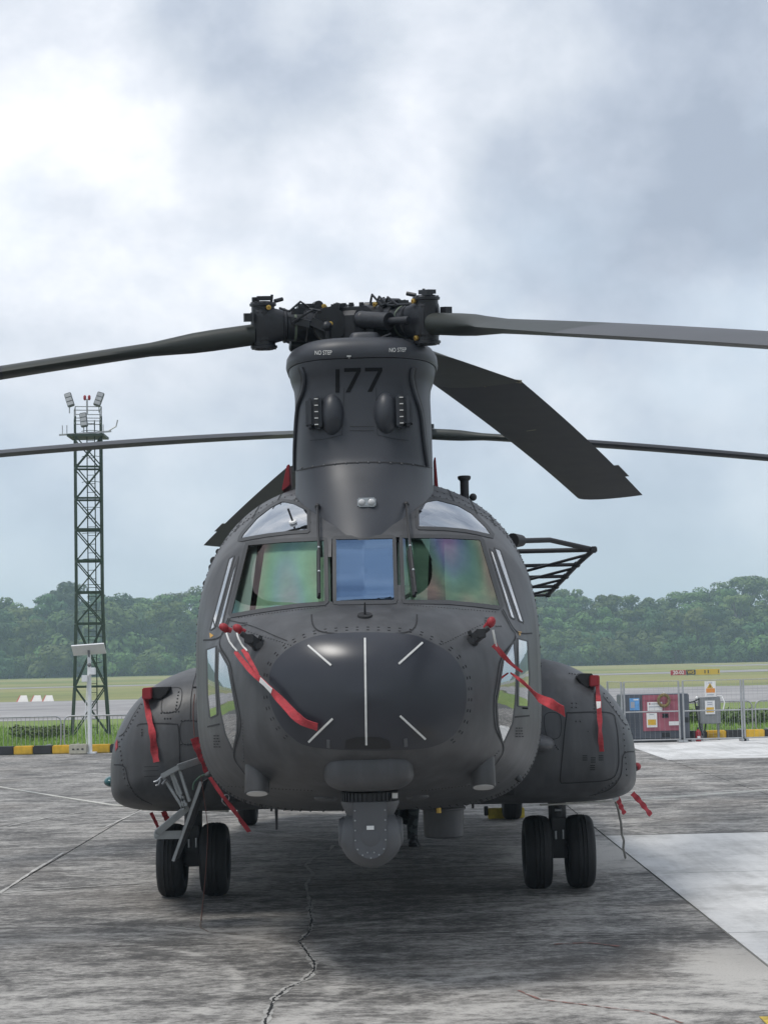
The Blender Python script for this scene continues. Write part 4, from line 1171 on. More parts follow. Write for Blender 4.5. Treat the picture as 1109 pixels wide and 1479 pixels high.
# ------------------------------------------------------------------ rotors
def build_rotor(hub, tilt, blades, ccw, pinr=0.73, detail=True):
    hub = Vector(hub)
    TM = Matrix.Translation(hub) @ Matrix.Rotation(tilt, 4, 'X')
    mb = MB()
    mb.turned((0, 0, -0.42), (0, 0, 1), [(0, .13), (.22, .13), (.225, .20), (.27, .22), (.28, .15), (.34, .14)], 28)
    mb.turned((0, 0, -0.14), (0, 0, 1), [(0, .20), (.02, .26), (.20, .26), (.235, .22), (.26, .22), (.27, .12)], 28)
    for k in range(12):
        a = 2 * math.pi * k / 12; mb.cyl((math.cos(a) * .15, math.sin(a) * .15, .12), (math.cos(a) * .15, math.sin(a) * .15, .155), .018, n=8)
    hb = mb.xform(TM).build('rotor_hub', M['rotor'], heli, wloc=hub, smooth=35)
    for theta, sl_, droop, lag, root_col in blades:
        th = R(theta)
        # local frame: x radial, y toward the leading edge, z rotor axis
        er = Vector((math.sin(th), math.cos(th), 0)); le = Vector((-er.y, er.x, 0)) * (1 if ccw else -1)
        FM = TM @ Matrix(((er.x, le.x, 0, 0), (er.y, le.y, 0, 0), (0, 0, 1, 0), (0, 0, 0, 1)))
        a = MB()
        # horizontal pin lugs
        a.cyl((.27, -.20, 0), (.27, .20, 0), .125, n=20); a.cyl((.27, -.215, 0), (.27, .215, 0), .05, n=16)
        # pitch housing
        a.turned((.26, 0, 0), (1, 0, 0), [(0, .10), (.05, .125), (.16, .125), (.17, .115), (.30, .115), (.31, .128), (.325, .128), (.335, .112)], 24)
        # clevis flaring to the vertical pin
        rg = []
        for x_, hy, hz in ((.56, .10, .105), (.62, .105, .12), (.66, .095, .13), (.70, .095, .152), (.76, .094, .154), (.79, .075, .145)):
            rg.append([Vector((x_, hy * math.copysign(abs(math.cos(q)) ** .6, math.cos(q)), hz * math.copysign(abs(math.sin(q)) ** .6, math.sin(q)))) for q in [2 * math.pi * k / 24 for k in range(24)]])
        a.loft(rg)
        for s in (-1, 1):
            a.turned((pinr, 0, s * .10), (0, 0, s), [(0, .085), (.04, .085), (.045, .098), (.062, .098), (.067, .08), (.077, .066), (.08, .04)], 24)
            for k in range(8):
                q = 2 * math.pi * k / 8; a.cyl((pinr + math.cos(q) * .078, math.sin(q) * .078, s * .15), (pinr + math.cos(q) * .078, math.sin(q) * .078, s * .173), .012, n=6)
        a.turned((pinr, 0, -.1), (0, 0, 1), [(0, .092), (.2, .092)], 24)
        # oil tank, filler and hose bits on top
        a.box((pinr - .01, .02, .20), (.11, .07, .03)); a.box((pinr + .05, -.03, .19), (.05, .06, .04)); a.cyl((pinr - .09, -.02, .18), (pinr - .15, -.05, .195), .015); a.cyl((pinr - .06, .03, .17), (pinr - .065, .035, .225), .010)
        a.box((pinr + .12, .08, .06), (.06, .06, .06)); a.box((.42, 0.0, .13), (.12, .10, .05)); a.cyl((.33, -.08, .14), (.33, .08, .14), .035)
        # pitch arm and link
        a.bar((.62, .0, .06), (.40, .21, .0), .06, .05); a.bar((.40, .21, .02), (.30, .25, -.03), .05, .06)
        a.cyl((.30, .25, -.02), (.27, .24, -.30), .022, n=10); a.ball((.30, .25, -.02), .04, 10, 8)
        # hoses, brackets and clamps crowding the hub
        hr = random.Random(int(theta) + 400)
        for q in range(7):
            x0 = hr.uniform(.08, .5); y0 = hr.choice((-1, 1)) * hr.uniform(.10, .2); z0 = hr.uniform(.02, .16)
            a.tube([(x0, y0, z0), (x0 + .06, y0 * 1.25, z0 + hr.uniform(-.02, .05)), (x0 + .14, y0 * 1.1, z0 - .03), (x0 + .2, y0 * .7, z0 - hr.uniform(0, .08))], .009, 6)
        for q in range(9):
            a.box((hr.uniform(.1, .62), hr.uniform(-.16, .16), hr.uniform(.09, .15)), (hr.uniform(.03, .08), hr.uniform(.03, .08), hr.uniform(.03, .06)), Matrix.Rotation(hr.uniform(0, 1.5), 3, 'Z'))
        a.turned((.36, -.12, -.16), (1, 0, .1), [(0, .03), (.01, .045), (.16, .045), (.17, .03)], 12)
        # lag damper
        a.cyl((.30, -.235, .02), (.56, -.20, .0), .062, n=18); a.cyl((.54, -.20, 0), (pinr, -.165, 0), .028, n=12); a.ball((.30, -.235, .02), .065, 12, 8)
        a.tube([(.28, -.20, -.06), (.34, -.30, -.12), (.46, -.28, -.14), (.58, -.20, -.09)], .012, 6)
        ao = a.xform(FM).build('rotor_arm', M['rotor'], heli, wloc=hub, smooth=35)
        d = MB(); d.turned((.495, 0, 0), (1, 0, 0), [(0, .1175), (.018, .1175)], 24); d.xform(FM).build('seal_ring', mat('seal_green', (.13, .16, .12), .6) if 'seal_green' not in bpy.data.materials else bpy.data.materials['seal_green'], ao, smooth=40)
        for y_, x_, z_ in ((-.10, pinr - .02, .135), (-.14, .33, .13), (.14, .30, .13), (-.10, pinr, -.125), (.10, pinr - .03, .13), (-.225, .27, 0), (.225, .27, 0)):
            d = MB(); s = -1 if y_ < 0 else 1
            d.turned((x_, y_ - s * .01, z_), (0, s, 0), [(0, .018), (.018, .018), (.02, .008), (.010, .008)], 12)
            d.xform(FM).build('plug', M['brass'], ao, smooth=30)
        # blade
        lg = R(lag); e2 = Vector((math.cos(lg), -math.sin(lg), 0)); l2 = Vector((math.sin(lg), math.cos(lg), 0))
        def sec(r_):
            tr = min(1, max(0, (r_ - 1.25) / 1.35)); c_ = .24 + (.81 - .24) * tr; k = min(1, max(0, (r_ - .9) / .7)); k = k * k * (3 - 2 * k)
            thk = .20 * (1 - k) + k * (.10 if r_ < 4 else .10 - .03 * (r_ - 4) / 5.1)
            thk = max(thk, .05); cc = .20 * (1 - k) + c_ * k
            tw = R(2.0 - 4 * r_ / 9.14)
            pts = []
            NN = 20
            for q in range(NN):
                an = 2 * math.pi * q / NN; cs, sn = math.cos(an), math.sin(an)
                # aerofoil: x from leading edge 0 to trailing edge 1
                xx = (1 - cs) / 2
                yt = 5 * (.2969 * math.sqrt(max(xx, 0)) - .126 * xx - .3516 * xx ** 2 + .2843 * xx ** 3 - .1036 * xx ** 4) * thk
                af = Vector((.25 * cc - xx * cc, math.copysign(yt, sn) if abs(sn) > 1e-6 else 0))
                ci = Vector((cs * .078, sn * .078)); p = ci.lerp(af, k)
                y_, z_ = p.x * math.cos(tw) - p.y * math.sin(tw), p.x * math.sin(tw) + p.y * math.cos(tw)
                pts.append(y_ * l2 + Vector((0, 0, z_)))
            rr = r_ - pinr; cen = Vector((pinr, 0, 0)) + e2 * rr + Vector((0, 0, -sl_ * max(0, r_ - .27) - droop * max(0, r_ - .4) ** 2))
            return [cen + p for p in pts]
        rs1 = [.80, .95, 1.1, 1.25, 1.4, 1.55, 1.7, 1.85, 2.0, 2.15, 2.3, 2.45, 2.6]
        rs2 = [2.6, 2.63, 3.0, 3.4, 3.8, 4.3, 4.8, 5.4, 6.0, 6.6, 7.2, 7.8, 8.3, 8.8, 9.1, 9.14]
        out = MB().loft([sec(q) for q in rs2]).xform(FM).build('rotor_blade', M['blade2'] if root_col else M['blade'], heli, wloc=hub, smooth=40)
        MB().loft([sec(q) for q in rs1]).xform(FM).build('blade_root', M['bladeroot'], out, smooth=50)
        tt = MB(); c0 = sec(7.15)[10]; c1 = sec(7.85)[10]
        bk = -l2 * .05
        tt.add([c0, c1, c1 + bk + Vector((0, 0, .004)), c0 + bk + Vector((0, 0, .004)), c0 - Vector((0, 0, .006)), c1 - Vector((0, 0, .006)), c1 + bk - Vector((0, 0, .002)), c0 + bk - Vector((0, 0, .002))],
               [(0, 1, 2, 3), (7, 6, 5, 4), (0, 4, 5, 1), (1, 5, 6, 2), (2, 6, 7, 3), (3, 7, 4, 0)])
        tt.xform(FM).build('trim_tab', M['blade'], out)
        tp = MB(); tp.box((pinr + e2.x * (5.5 - pinr), -0.25, 0), (.3, .012, .002))
    return hb
HUBF = at(523, 468, 13.1)
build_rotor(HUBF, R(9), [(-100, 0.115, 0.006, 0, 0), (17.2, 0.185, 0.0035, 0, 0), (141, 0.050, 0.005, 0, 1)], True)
HUBA = Vector((HX, 24.95, 5.20))
build_rotor(HUBA, R(4), [(-17.0, 0.15, 0.003, 0, 0), (100, 0.075, 0.005, 0, 0), (-140, 0.045, 0.004, 0, 0)], False)
MB().turned(HUBF - Vector((0, 0, 0.35)), (0, 0.15, 1), [(0, .12), (.3, .10)], 20).build('mast', M['rotor'], heli, smooth=40)
# aft pylon
rg = []
for z_, hw, f_, r_ in ((3.2, .75, 9.5, 15.0), (3.8, .55, 11.0, 15.3), (4.5, .45, 12.2, 15.4), (5.0, .42, 13.0, 15.3), (5.1, .3, 13.3, 15.1)):
    cy = (f_ + r_) / 2; rg.append([Vector((HX + hw * math.copysign(abs(math.cos(a)) ** .8, math.cos(a)), NY + cy + (r_ - f_) / 2 * math.sin(a), z_)) for a in [2 * math.pi * k / 40 for k in range(40)]])
MB().loft(rg).build('aft_pylon', M['paint'], heli, smooth=40)
# spine tunnel
MB().loft([[Vector((HX + .4 * math.cos(a), y_, 3.25 + .32 * max(0, math.sin(a)))) for a in [math.pi * k / 16 for k in range(17)]] for y_ in (NY + 3.5, NY + 12)], True, True).build('drive_tunnel', M['paint'], heli, smooth=40)
for s in (-1, 1):
    MB().turned((HX + s * 0.92, NY + 11.6, 3.48), (0, 1, 0), [(0, .24), (.15, .33), (2.4, .32), (3.0, .24)], 28).build('engine_nacelle', M['paint'], heli, smooth=40)

# worn stencils on the underside of the trailing blade
_bl = [o for o in heli.children if o.name.startswith('rotor_blade')][1]
_bb = BVHTree.FromPolygons([v.co + WL[_bl.name] for v in _bl.data.vertices], [tuple(p_.vertices) for p_ in _bl.data.polygons])
mb = MB()
for x0, y0, x1, y1, w_ in ((666, 537, 676, 544, .03), (678, 545, 690, 553, .03), (683, 547, 694, 554, .02), (690, 550, 702, 558, .025), (651, 516, 656, 519, .02), (760, 622, 774, 620, .02), (868, 726, 876, 725, .02)):
    strip(mb, [hit(_bb, x0 + (x1 - x0) * k / 5, y0 + (y1 - y0) * k / 5, .004) for k in range(6)], w_)
mb.build('blade_stencil', mat('stencil_tan', (.30, .27, .20), .8, var=.4, vscale=40), _bl, recalc=False, kind='stuff')
# ------------------------------------------------------------------ streamers and covers
def arcpts(P, Y0, Y1, n=22):
    Q = resample(P, n, False, True); return [at(q.x, q.y, Y0 + (Y1 - Y0) * i / (n - 1)) for i, q in enumerate(Q)]
def streamer(P, Y0, Y1, w0, w1, label, wdir=(1, 0, .1), twist=0.0, patch=None, name='warning_streamer', root=None):
    pts = arcpts(P, Y0, Y1); n = len(pts)
    wd = []
    for i in range(n):
        a = twist * i / n + .35 * math.sin(i * .9); v = Vector(wdir); wd.append(Vector((v.x * math.cos(a), v.y + math.sin(a), v.z)))
    ws = [w0 + (w1 - w0) * i / (n - 1) for i in range(n)]
    base = root or empty(name, pts[0], label, 'streamer', 'red remove-before-flight streamers')
    MB().ribbon(pts, ws, wd, .003).build('ribbon', M['red'], base, smooth=50)
    if patch:
        i0, i1 = patch; MB().ribbon(pts[i0:i1], [w * .86 for w in ws[i0:i1]], wd[i0:i1], .007).build('patch', M['white'], base, smooth=50)
    return base
def hullpts(P, off0, off1, n=22):
    Q = resample(P, n, False, True); return [hit(HBVH, q.x, q.y, off0 + (off1 - off0) * i / (n - 1))[0] for i, q in enumerate(Q)]
def ribbon_on(pts, w0, w1, wdir, twist, root, patch=None):
    n = len(pts); wd = []
    for i in range(n):
        a = twist * math.sin(i * .55); v = Vector(wdir); wd.append(Vector((v.x * math.cos(a), v.y + math.sin(a), v.z)))
    ws = [w0 + (w1 - w0) * i / (n - 1) for i in range(n)]
    MB().ribbon(pts, ws, wd, .003).build('ribbon', M['red'], root, smooth=50)
    if patch: i0, i1 = patch; MB().ribbon(pts[i0:i1], [w * .86 for w in ws[i0:i1]], wd[i0:i1], .008).build('patch', M['white'], root, smooth=50)
# left nose probe: two red balls
bl = [hit(HBVH, 344.5, 920.5, .12)[0], hit(HBVH, 359.5, 921, .10)[0]]
r1 = empty('probe_cover', bl[1], 'pair of red ball covers with a long ribbon on the left nose probe', 'probe cover', 'red probe covers on the nose')
for c in bl:
    mb = MB(); mb.ball(c, (.033, .030, .026), 18, 12, Matrix.Rotation(.5, 3, 'Y')); mb.ball(c + Vector((.012, .004, -.012)), (.022, .022, .024), 12, 8); mb.cyl(c + Vector((.0, .0, -.005)), c + Vector((.045, .015, -.022)), .020, .016); mb.build('ball', M['redcap'], r1, smooth=60)
for P in ([(347, 927), (350, 937), (356, 946)], [(361, 928), (364, 938), (370, 946)]):
    MB().tube(hullpts(P, .11, .07, 8), .006, 6).build('lanyard', M['pale'], r1, smooth=60)
ribbon_on(hullpts([(353, 946), (372, 968), (395, 990), (418, 1015), (440, 1038), (463, 1048)], .07, .05), .026, .062, (.55, -.25, .75), .75, r1, (7, 11))
ribbon_on(hullpts([(366, 944), (374, 958), (384, 976)], .08, .06), .035, .018, (.8, 0, .3), .6, r1)
# right nose probe: one red ball
c = hit(HBVH, 692, 914, .11)[0]
r2 = empty('probe_cover', c, 'single red ball cover with a twisted ribbon on the right nose probe', 'probe cover', 'red probe covers on the nose')
mb = MB(); mb.ball(c, (.028, .030, .036), 18, 12, Matrix.Rotation(.4, 3, 'Y')); mb.ball(c + Vector((-.01, .004, -.014)), (.022, .022, .024), 12, 8); mb.cyl(c, c + Vector((-.035, .03, -.035)), .024, .018); mb.build('ball', M['redcap'], r2, smooth=60)
MB().tube(hullpts([(695, 922), (700, 931), (705, 939)], .10, .06, 8), .007, 6).build('lanyard', M['pale'], r2, smooth=60)
ribbon_on(hullpts([(702, 936), (712, 949), (724, 962), (737, 972)], .06, .08), .042, .014, (.6, 0, .8), .7, r2)
e0 = hit(HBVH, 737, 972, .08)[0]
tail = resample([(737, 972), (752, 983), (762, 992), (778, 1008), (795, 1016), (815, 1028)], 22, False, True)
ribbon_on([at(q.x, q.y, e0.y - .02 * i) for i, q in enumerate(tail)], .010, .078, (-.3, .2, 1), .75, r2)
# pitot covers on the pods
for s, P, RP in ((-1, [(205, 994), (219, 993), (219, 1010), (205, 1011)], [(210, 1006), (214, 1030), (220, 1060), (223, 1085), (226, 1101)]),
                 (1, [(852, 976), (866, 975.5), (866, 991), (852, 992)], [(862, 985), (864, 1010), (866, 1040), (867, 1065), (869, 1086)])):
    Yc = PIT[s]
    o = empty('pitot_cover', at(*P[0], Yc), 'red box cover and hanging ribbon on the %s fuel pod' % ('left' if s < 0 else 'right'), 'pitot cover', 'red pitot covers on the pods')
    MB().prism([at(x, y, Yc - .03) for x, y in P], (0, .50, 0)).build('box_cover', M['redcap'], o, bevel=.008)
    Q = resample(RP, 22, False, True); hp = []
    for i, q in enumerate(Q): hp.append(hit(PODB[s], q.x, q.y, .03)[0])
    yy = min(Yc - .05, min(p.y for p in hp) - .01)
    ribbon_on([at(q.x, q.y, max(yy, min(yy + .25, hp[i].y - .02))) for i, q in enumerate(Q)], .042, .068 if s < 0 else .042, (1, .1, .05), .8, o, None if s < 0 else (6, 9))
# loose streamers under the pods and by the step
for P, Y0, Y1, w0, w1, lab in (
    ([(218, 1174), (224, 1186), (230, 1199)], 15.7, 15.7, .03, .03, 'short red streamer under the left fuel pod nearest its outer edge'),
    ([(236, 1172), (240, 1181), (245, 1190)], 15.9, 15.9, .05, .05, 'stubby red streamer under the left fuel pod above the outer tyre'),
    ([(891, 1151), (896, 1164), (902, 1176)], 15.7, 15.7, .045, .045, 'red streamer under the right fuel pod beside the grounding cable'),
    ([(913, 1146), (926, 1160), (940, 1178)], 15.9, 15.9, .05, .05, 'outermost red streamer blowing out from the right fuel pod'),
    ([(281, 1066), (287, 1084), (294, 1100), (299, 1116)], 13.9, 13.9, .07, .05, 'red streamer tied above the silver boarding step'),
    ([(301, 1120), (320, 1148), (340, 1174), (360, 1202)], 13.9, 13.6, .028, .035, 'long thin red strap stretched from the boarding step under the fuselage')):
    streamer(P, Y0, Y1, w0, w1, lab, (.7, .1, .3), .6)
o = MB().tube(arcpts([(281, 1003), (279, 1030), (281, 1066)], 14.0, 13.9, 10), .004, 6).tube(arcpts([(290, 1120), (297, 1170), (300, 1200), (297, 1260), (290, 1335)], 13.9, 14.4, 16), .0028, 6).build('tie_cord', mat('cord_brown', (.16, .07, .06), .85), None, wloc=at(290, 1335, 14.4))
tag(o, 'thin brownish red cord hanging from the cabin past the boarding step to the ground', 'cord')
o = MB().tube(arcpts([(326, 1160), (331, 1154), (329, 1148), (323, 1150), (321, 1158), (327, 1164)], 13.8, 13.8, 14), .005, 6).build('strap_ring', M['steel'], None, wloc=at(326, 1160, 13.8)); tag(o, 'small metal ring on the long red strap', 'ring')
o = MB().ball(at(920, 1107.5, 16.15), (.035, .06, .035), 12, 8).build('light_cover', M['redcap'], None, wloc=at(920, 1107.5, 16.15), smooth=60); tag(o, 'small red cap on the right pod position light', 'cover')
decal(PODB[-1], [[(167, 1074), (170, 1068), (170.6, 1080), (167, 1086)]], .004, 'warning_mark', M['redcap'], heli)
# grounding cables and ropes
def cable(pts, r, name, mt, lab, cat='cable', sag=0.0, n=24):
    P = []
    for i in range(n):
        t = i / (n - 1) * (len(pts) - 1); k = min(int(t), len(pts) - 2); P.append(pts[k].lerp(pts[k + 1], t - k) - Vector((0, 0, sag * math.sin(math.pi * i / (n - 1)))))
    o = MB().tube(P, r, 6).build(name, mt, None, wloc=P[-1], smooth=60); tag(o, lab, cat); return o
M['rope'] = mat('rope_pale', (.55, .54, .50), .8, var=.15, vscale=40)
M['chain'] = mat('cable_grey', (.33, .32, .29), .7, var=.3, vscale=30)
cable([at(330, 1172, 15.9), at(165, 1161, 16.5), at(0, 1135, 21.0), ground(-420, 1082, .01)], .010, 'mooring_rope', M['rope'], 'pale rope running left from under the left fuel pod', 'rope', .02, 40)
cable([at(780, 1163, 15.6), at(889, 1154, 15.7), at(1109, 1139, 20.0), ground(1500, 1082, .01)], .009, 'mooring_rope', M['rope'], 'pale rope running right from under the right fuel pod', 'rope', .02, 40)
gc = [at(888, 1155, 15.7), at(893, 1170, 16.2), at(897, 1190, 16.8), at(898, 1205, 17.3), at(901, 1215, 17.6), at(900, 1226, 17.9), at(903, 1236, 18.1)]
gc[-1].z = .012
cable(gc, .012, 'grounding_cable', M['chain'], 'kinked grey grounding cable hanging from the right fuel pod to the concrete', 'cable', 0, 40)
# chock by the right rear wheel
M['chock'] = mat('chock_yellow', (.55, .42, .05), .65, var=.25, vscale=12)
c = ground(731, 1182); ch = empty('wheel_chock', (c.x, c.y, 0), 'yellow wheel chock in front of the right rear tyre', 'chock')
w_ = .40
MB().prism([Vector((c.x - w_ / 2 - .03, c.y + dy, z)) for dy, z in ((-.06, .0), (.06, .0), (.045, .13), (-.045, .13))], (w_ + .06, 0, 0)).build('block', M['chock'], ch, bevel=.01)
MB().box((c.x - w_ / 2 - .055, c.y - .02, .10), (.05, .1, .12)).build('handle', M['black'], ch, bevel=.008)
# crouching ground crew under the belly
def skin_body(name, verts, edges, rad, root, mt, parent, wloc):
    me = bpy.data.meshes.new(name); me.from_pydata([Vector(v) for v in verts], edges, [])
    o = bpy.data.objects.new(name, me); COL.objects.link(o)
    md = o.modifiers.new('s', 'SKIN'); md.use_smooth_shade = True
    for i, r_ in enumerate(rad): me.skin_vertices[0].data[i].radius = (r_, r_)
    me.skin_vertices[0].data[root].use_root = True
    o.modifiers.new('b', 'SUBSURF').levels = 2
    dg = bpy.context.evaluated_depsgraph_get(); m2 = bpy.data.meshes.new_from_object(o.evaluated_get(dg)); bpy.data.objects.remove(o)
    m2.materials.clear(); m2.materials.append(mt); m2.polygons.foreach_set('use_smooth', [True] * len(m2.polygons))
    o2 = bpy.data.objects.new(name, m2); link(o2, parent, wloc); return o2
def camo(g):
    a = g.noise(5, 3, .5); b_ = g.noise(7, 3, .5, off=(3, 1, 2))
    c = g.mix(g.rmp(a, .48, .52), (.035, .045, .05), (.07, .085, .085)); c = g.mix(g.rmp(b_, .55, .58), c, (.02, .022, .025)); return c, .85, None, 0
M['camo'] = ground_mat('camouflage_cloth', camo)
pc = ground(592, 1222); pc = Vector((pc.x, pc.y, 0))
per = empty('person', pc, 'person in camouflage uniform and black boots crouching under the helicopter belly behind the camera turret', 'person')
bv = [(-.06, .22, .30), (-.10, .20, .42), (-.16, .12, .56), (-.20, .06, .64), (-.22, .03, .69),          # pelvis, waist, chest, neck
      (.03, .20, .30), (.05, -.02, .43), (.04, .03, .24), (.03, .04, .10),                               # right leg
      (-.15, .20, .30), (-.17, -.04, .42), (-.16, .02, .24), (-.15, .04, .10),                            # left leg
      (-.03, .10, .60), (.07, .0, .54), (.0, -.10, .52),                                                # right arm
      (-.30, .10, .58), (-.36, .0, .53), (-.26, -.10, .51)]
be = [(0, 1), (1, 2), (2, 3), (3, 4), (0, 5), (5, 6), (6, 7), (7, 8), (0, 9), (9, 10), (10, 11), (11, 12), (2, 13), (13, 14), (14, 15), (2, 16), (16, 17), (17, 18)]
br_ = [.13, .125, .13, .06, .05, .095, .068, .06, .048, .095, .068, .06, .048, .062, .045, .034, .062, .045, .034]
skin_body('body', [pc + Vector(v) for v in bv], be, br_, 0, M['camo'], per, (0, 0, 0))
skin = mat('skin_tone', (.34, .20, .14), .55)
hc = pc + Vector((-.235, -.01, .745))
mb = MB(); mb.ball(hc, (.068, .085, .085), 18, 12); mb.ball(hc + Vector((0, -.085, -.01)), (.013, .018, .02), 8, 6)
for s in (-1, 1): mb.ball(hc + Vector((s * .068, .01, -.005)), (.01, .018, .026), 8, 6)
mb.build('head', skin, per, smooth=60)
MB().ball(hc + Vector((0, .012, .018)), (.075, .09, .078), 18, 12).build('cap', M['camo'], per, smooth=60)
for b0 in ((.0, -.10, .52), (-.26, -.10, .51)):
    mb = MB(); w0 = pc + Vector(b0); mb.ball(w0 + Vector((0, -.04, -.02)), (.035, .05, .02), 12, 8)
    for q in range(4): mb.tube([w0 + Vector((-.026 + .0175 * q, -.07, -.02)), w0 + Vector((-.026 + .0175 * q, -.105, -.035)), w0 + Vector((-.025 + .0165 * q, -.115, -.065))], [.0095, .009, .007], 6)
    mb.tube([w0 + Vector((.03, -.02, -.02)), w0 + Vector((.052, -.05, -.035)), w0 + Vector((.05, -.075, -.05))], [.011, .010, .008], 6)
    mb.build('hand', skin, per, smooth=60)
for bx_ in (.03, -.15):
    mb = MB(); q = pc + Vector((bx_, .04, 0))
    mb.turned(q + Vector((0, .02, .06)), (0, 0, 1), [(0, .055), (.06, .056), (.16, .06), (.165, .05)], 16)
    mb.ball(q + Vector((0, -.04, .045)), (.05, .135, .045), 16, 10); mb.box(q + Vector((0, -.03, .011)), (.09, .25, .022))
    mb.build('boot', M['black'], per, smooth=50)
# small tool lying by the boots
o = MB().tube([pc + Vector((.10, -.1, .012)), pc + Vector((.07, -.02, .10))], .012, 8).build('hand_tool', M['steel'], None, wloc=pc + Vector((.10, -.1, 0))); tag(o, 'thin steel rod leaning beside the crouching person boots', 'tool')
# ------------------------------------------------------------------ floodlight tower
M['tower'] = mat('tower_green', (.024, .045, .030), .55, var=.2, vscale=4)
M['lampgrey'] = mat('lamp_grey', (.16, .165, .17), .5)
M['galv'] = mat('galvanised', (.36, .37, .38), .45, metal=.3, var=.15, vscale=12)
TC = at(131, 1064, 56.0); TC.z = -.06
tw = empty('floodlight_tower', TC, 'tall green lattice floodlight tower on the grass left of the helicopter', 'tower')
top_x = at(128, 640, 56.0).x
lv = [(-.06, .57), (1.46, .475), (3.41, .42), (4.38, .40), (5.36, .40), (6.33, .40), (7.30, .40), (8.28, .40), (9.23, .40)]
rot = R(12)
def tc(z, h, i):
    a = rot + math.pi / 4 + i * math.pi / 2; return Vector((TC.x + h * 1.414 * math.cos(a), TC.y + h * 1.414 * math.sin(a), z))
for i in range(4):
    mb = MB()
    for (z0, h0), (z1, h1) in zip(lv, lv[1:]): mb.bar(tc(z0, h0, i), tc(z1, h1, i), .058, .058)
    mb.bar(tc(9.23, .40, i), tc(9.86, .40, i), .04, .04)
    mb.build('leg', M['tower'], tw)
for k, ((z0, h0), (z1, h1)) in enumerate(zip(lv, lv[1:])):
    for i in range(4):
        j = (i + 1) % 4
        if z1 < 9: MB().bar(tc(z1, h1, i), tc(z1, h1, j), .05, .06).build('ring_beam', M['tower'], tw)
        a0, a1, b0, b1 = tc(z0, h0, i), tc(z0, h0, j), tc(z1, h1, i), tc(z1, h1, j)
        MB().bar(a0, b1, .035, .035).build('brace', M['tower'], tw); MB().bar(a1, b0, .036, .036).build('brace', M['tower'], tw)
mb = MB()
for s in (-.12, .12): mb.bar((TC.x + .12 + s, TC.y - .2, 0), (TC.x + .12 + s, TC.y - .2, 9.76), .03, .03)
for k in range(36): mb.bar((TC.x, TC.y - .2, .2 + k * .27), (TC.x + .24, TC.y - .2, .2 + k * .27), .018, .018)
for k in range(10): mb.tube([(TC.x - .16 + .28 + .28 * math.cos(a) , TC.y - .2 - .3 * math.sin(a), 2.2 + k * .8) for a in [math.pi * q / 8 for q in range(9)]], .01, 5)
mb.build('ladder', M['tower'], tw)
MB().box((TC.x, TC.y, 9.26), (1.15, 1.05, .07)).build('platform', M['tower'], tw)
for a, b in (((-.82, 9.28), (.80, 9.36)),): MB().bar((TC.x + a[0], TC.y - .45, a[1]), (TC.x + b[0], TC.y - .45, b[1]), .05, .05).build('cross_arm', M['galv'], tw)
mb = MB()
for z in (9.71, 9.91, 10.16):
    for i in range(4): mb.bar(tc(z, .40, i), tc(z, .40, (i + 1) % 4), .025, .025)
for i in range(4): mb.bar(tc(9.26, .40, i), tc(10.16, .40, i), .03, .03)
mb.build('railing', M['galv'], tw)
for dx, dz, rx, rz in ((-.50, 10.38, 12, -18), (.42, 10.38, 12, 18), (-.06, 9.74, 10, -8)):
    Mr = Matrix.Rotation(R(rz), 3, 'Y') @ Matrix.Rotation(R(-rx), 3, 'X')
    c = Vector((TC.x + dx, TC.y - .42, dz)); lo = MB().box(c, (.22, .12, .46), Mr).build('floodlight', M['lampgrey'], tw, bevel=.02)
    for k in range(3): MB().box(c + Mr @ Vector((0, -.066, -.14 + .14 * k)), (.18, .015, .11), Mr).build('floodlight_lens', M['galv'], lo)
    MB().bar(c - Vector((0, 0, .2)), c - Vector((0, 0, .42)), .03, .03).build('floodlight_bracket', M['galv'], lo)
mb = MB(); mb.bar((TC.x - .02, TC.y, 9.96), (TC.x - .02, TC.y, 10.46), .05, .05); mb.build('beacon_post', M['galv'], tw)
for s in (-.07, .07): MB().turned((TC.x - .02 + s, TC.y, 10.42), (0, 0, 1), [(0, .03), (.05, .045), (.13, .045), (.16, .02)], 10).build('beacon', M['redcap'], tw, smooth=40)
MB().tube([(TC.x + .72, TC.y - .45, 9.38), (TC.x + .95, TC.y - .45, 9.51), (TC.x + 1.0, TC.y - .45, 9.71)], .022, 6).build('horn_arm', M['galv'], tw)
for dx in (-.72, -.58, .55): MB().bar((TC.x + dx, TC.y - .45, 9.26), (TC.x + dx, TC.y - .45, 9.58), .025, .025).build('spike', M['galv'], tw)

# ------------------------------------------------------------------ solar lamp post
PX = at(130, 1088, 43.05); so = empty('solar_post', (PX.x, 43.05, 0), 'white post with a tilted solar panel in front of the tower', 'solar post')
M['postwhite'] = mat('post_white', (.72, .73, .74), .5, var=.06, vscale=8)
M['cell'] = mat('solar_cells', (.42, .44, .47), .25, var=.05)
x = PX.x
MB().cyl((x, 43.05, 0), (x, 43.05, 2.35), .055, .045, 16).build('post', M['postwhite'], so, smooth=40)
MB().box((x + .02, 43.05, .02), (.26, .26, .04)).build('base_plate', M['postwhite'], so, bevel=.005)
Mr = Matrix.Rotation(R(-3), 3, 'Y') @ Matrix.Rotation(R(-40), 3, 'X')
pn = MB().box((x - .0, 43.0, 2.47), (.78, .36, .035), Mr).build('solar_panel', M['postwhite'], so, bevel=.004)
MB().box(Vector((x, 43.0, 2.47)) + Mr @ Vector((0, 0, .021)), (.72, .31, .006), Mr).build('cells', M['cell'], pn)
MB().bar((x, 43.05, 2.2), (x, 43.0, 2.45), .05, .05).build('panel_bracket', M['lampgrey'], so)
MB().box((x + .09, 42.96, 1.95), (.15, .12, .17)).build('control_box', M['postwhite'], so, bevel=.01)
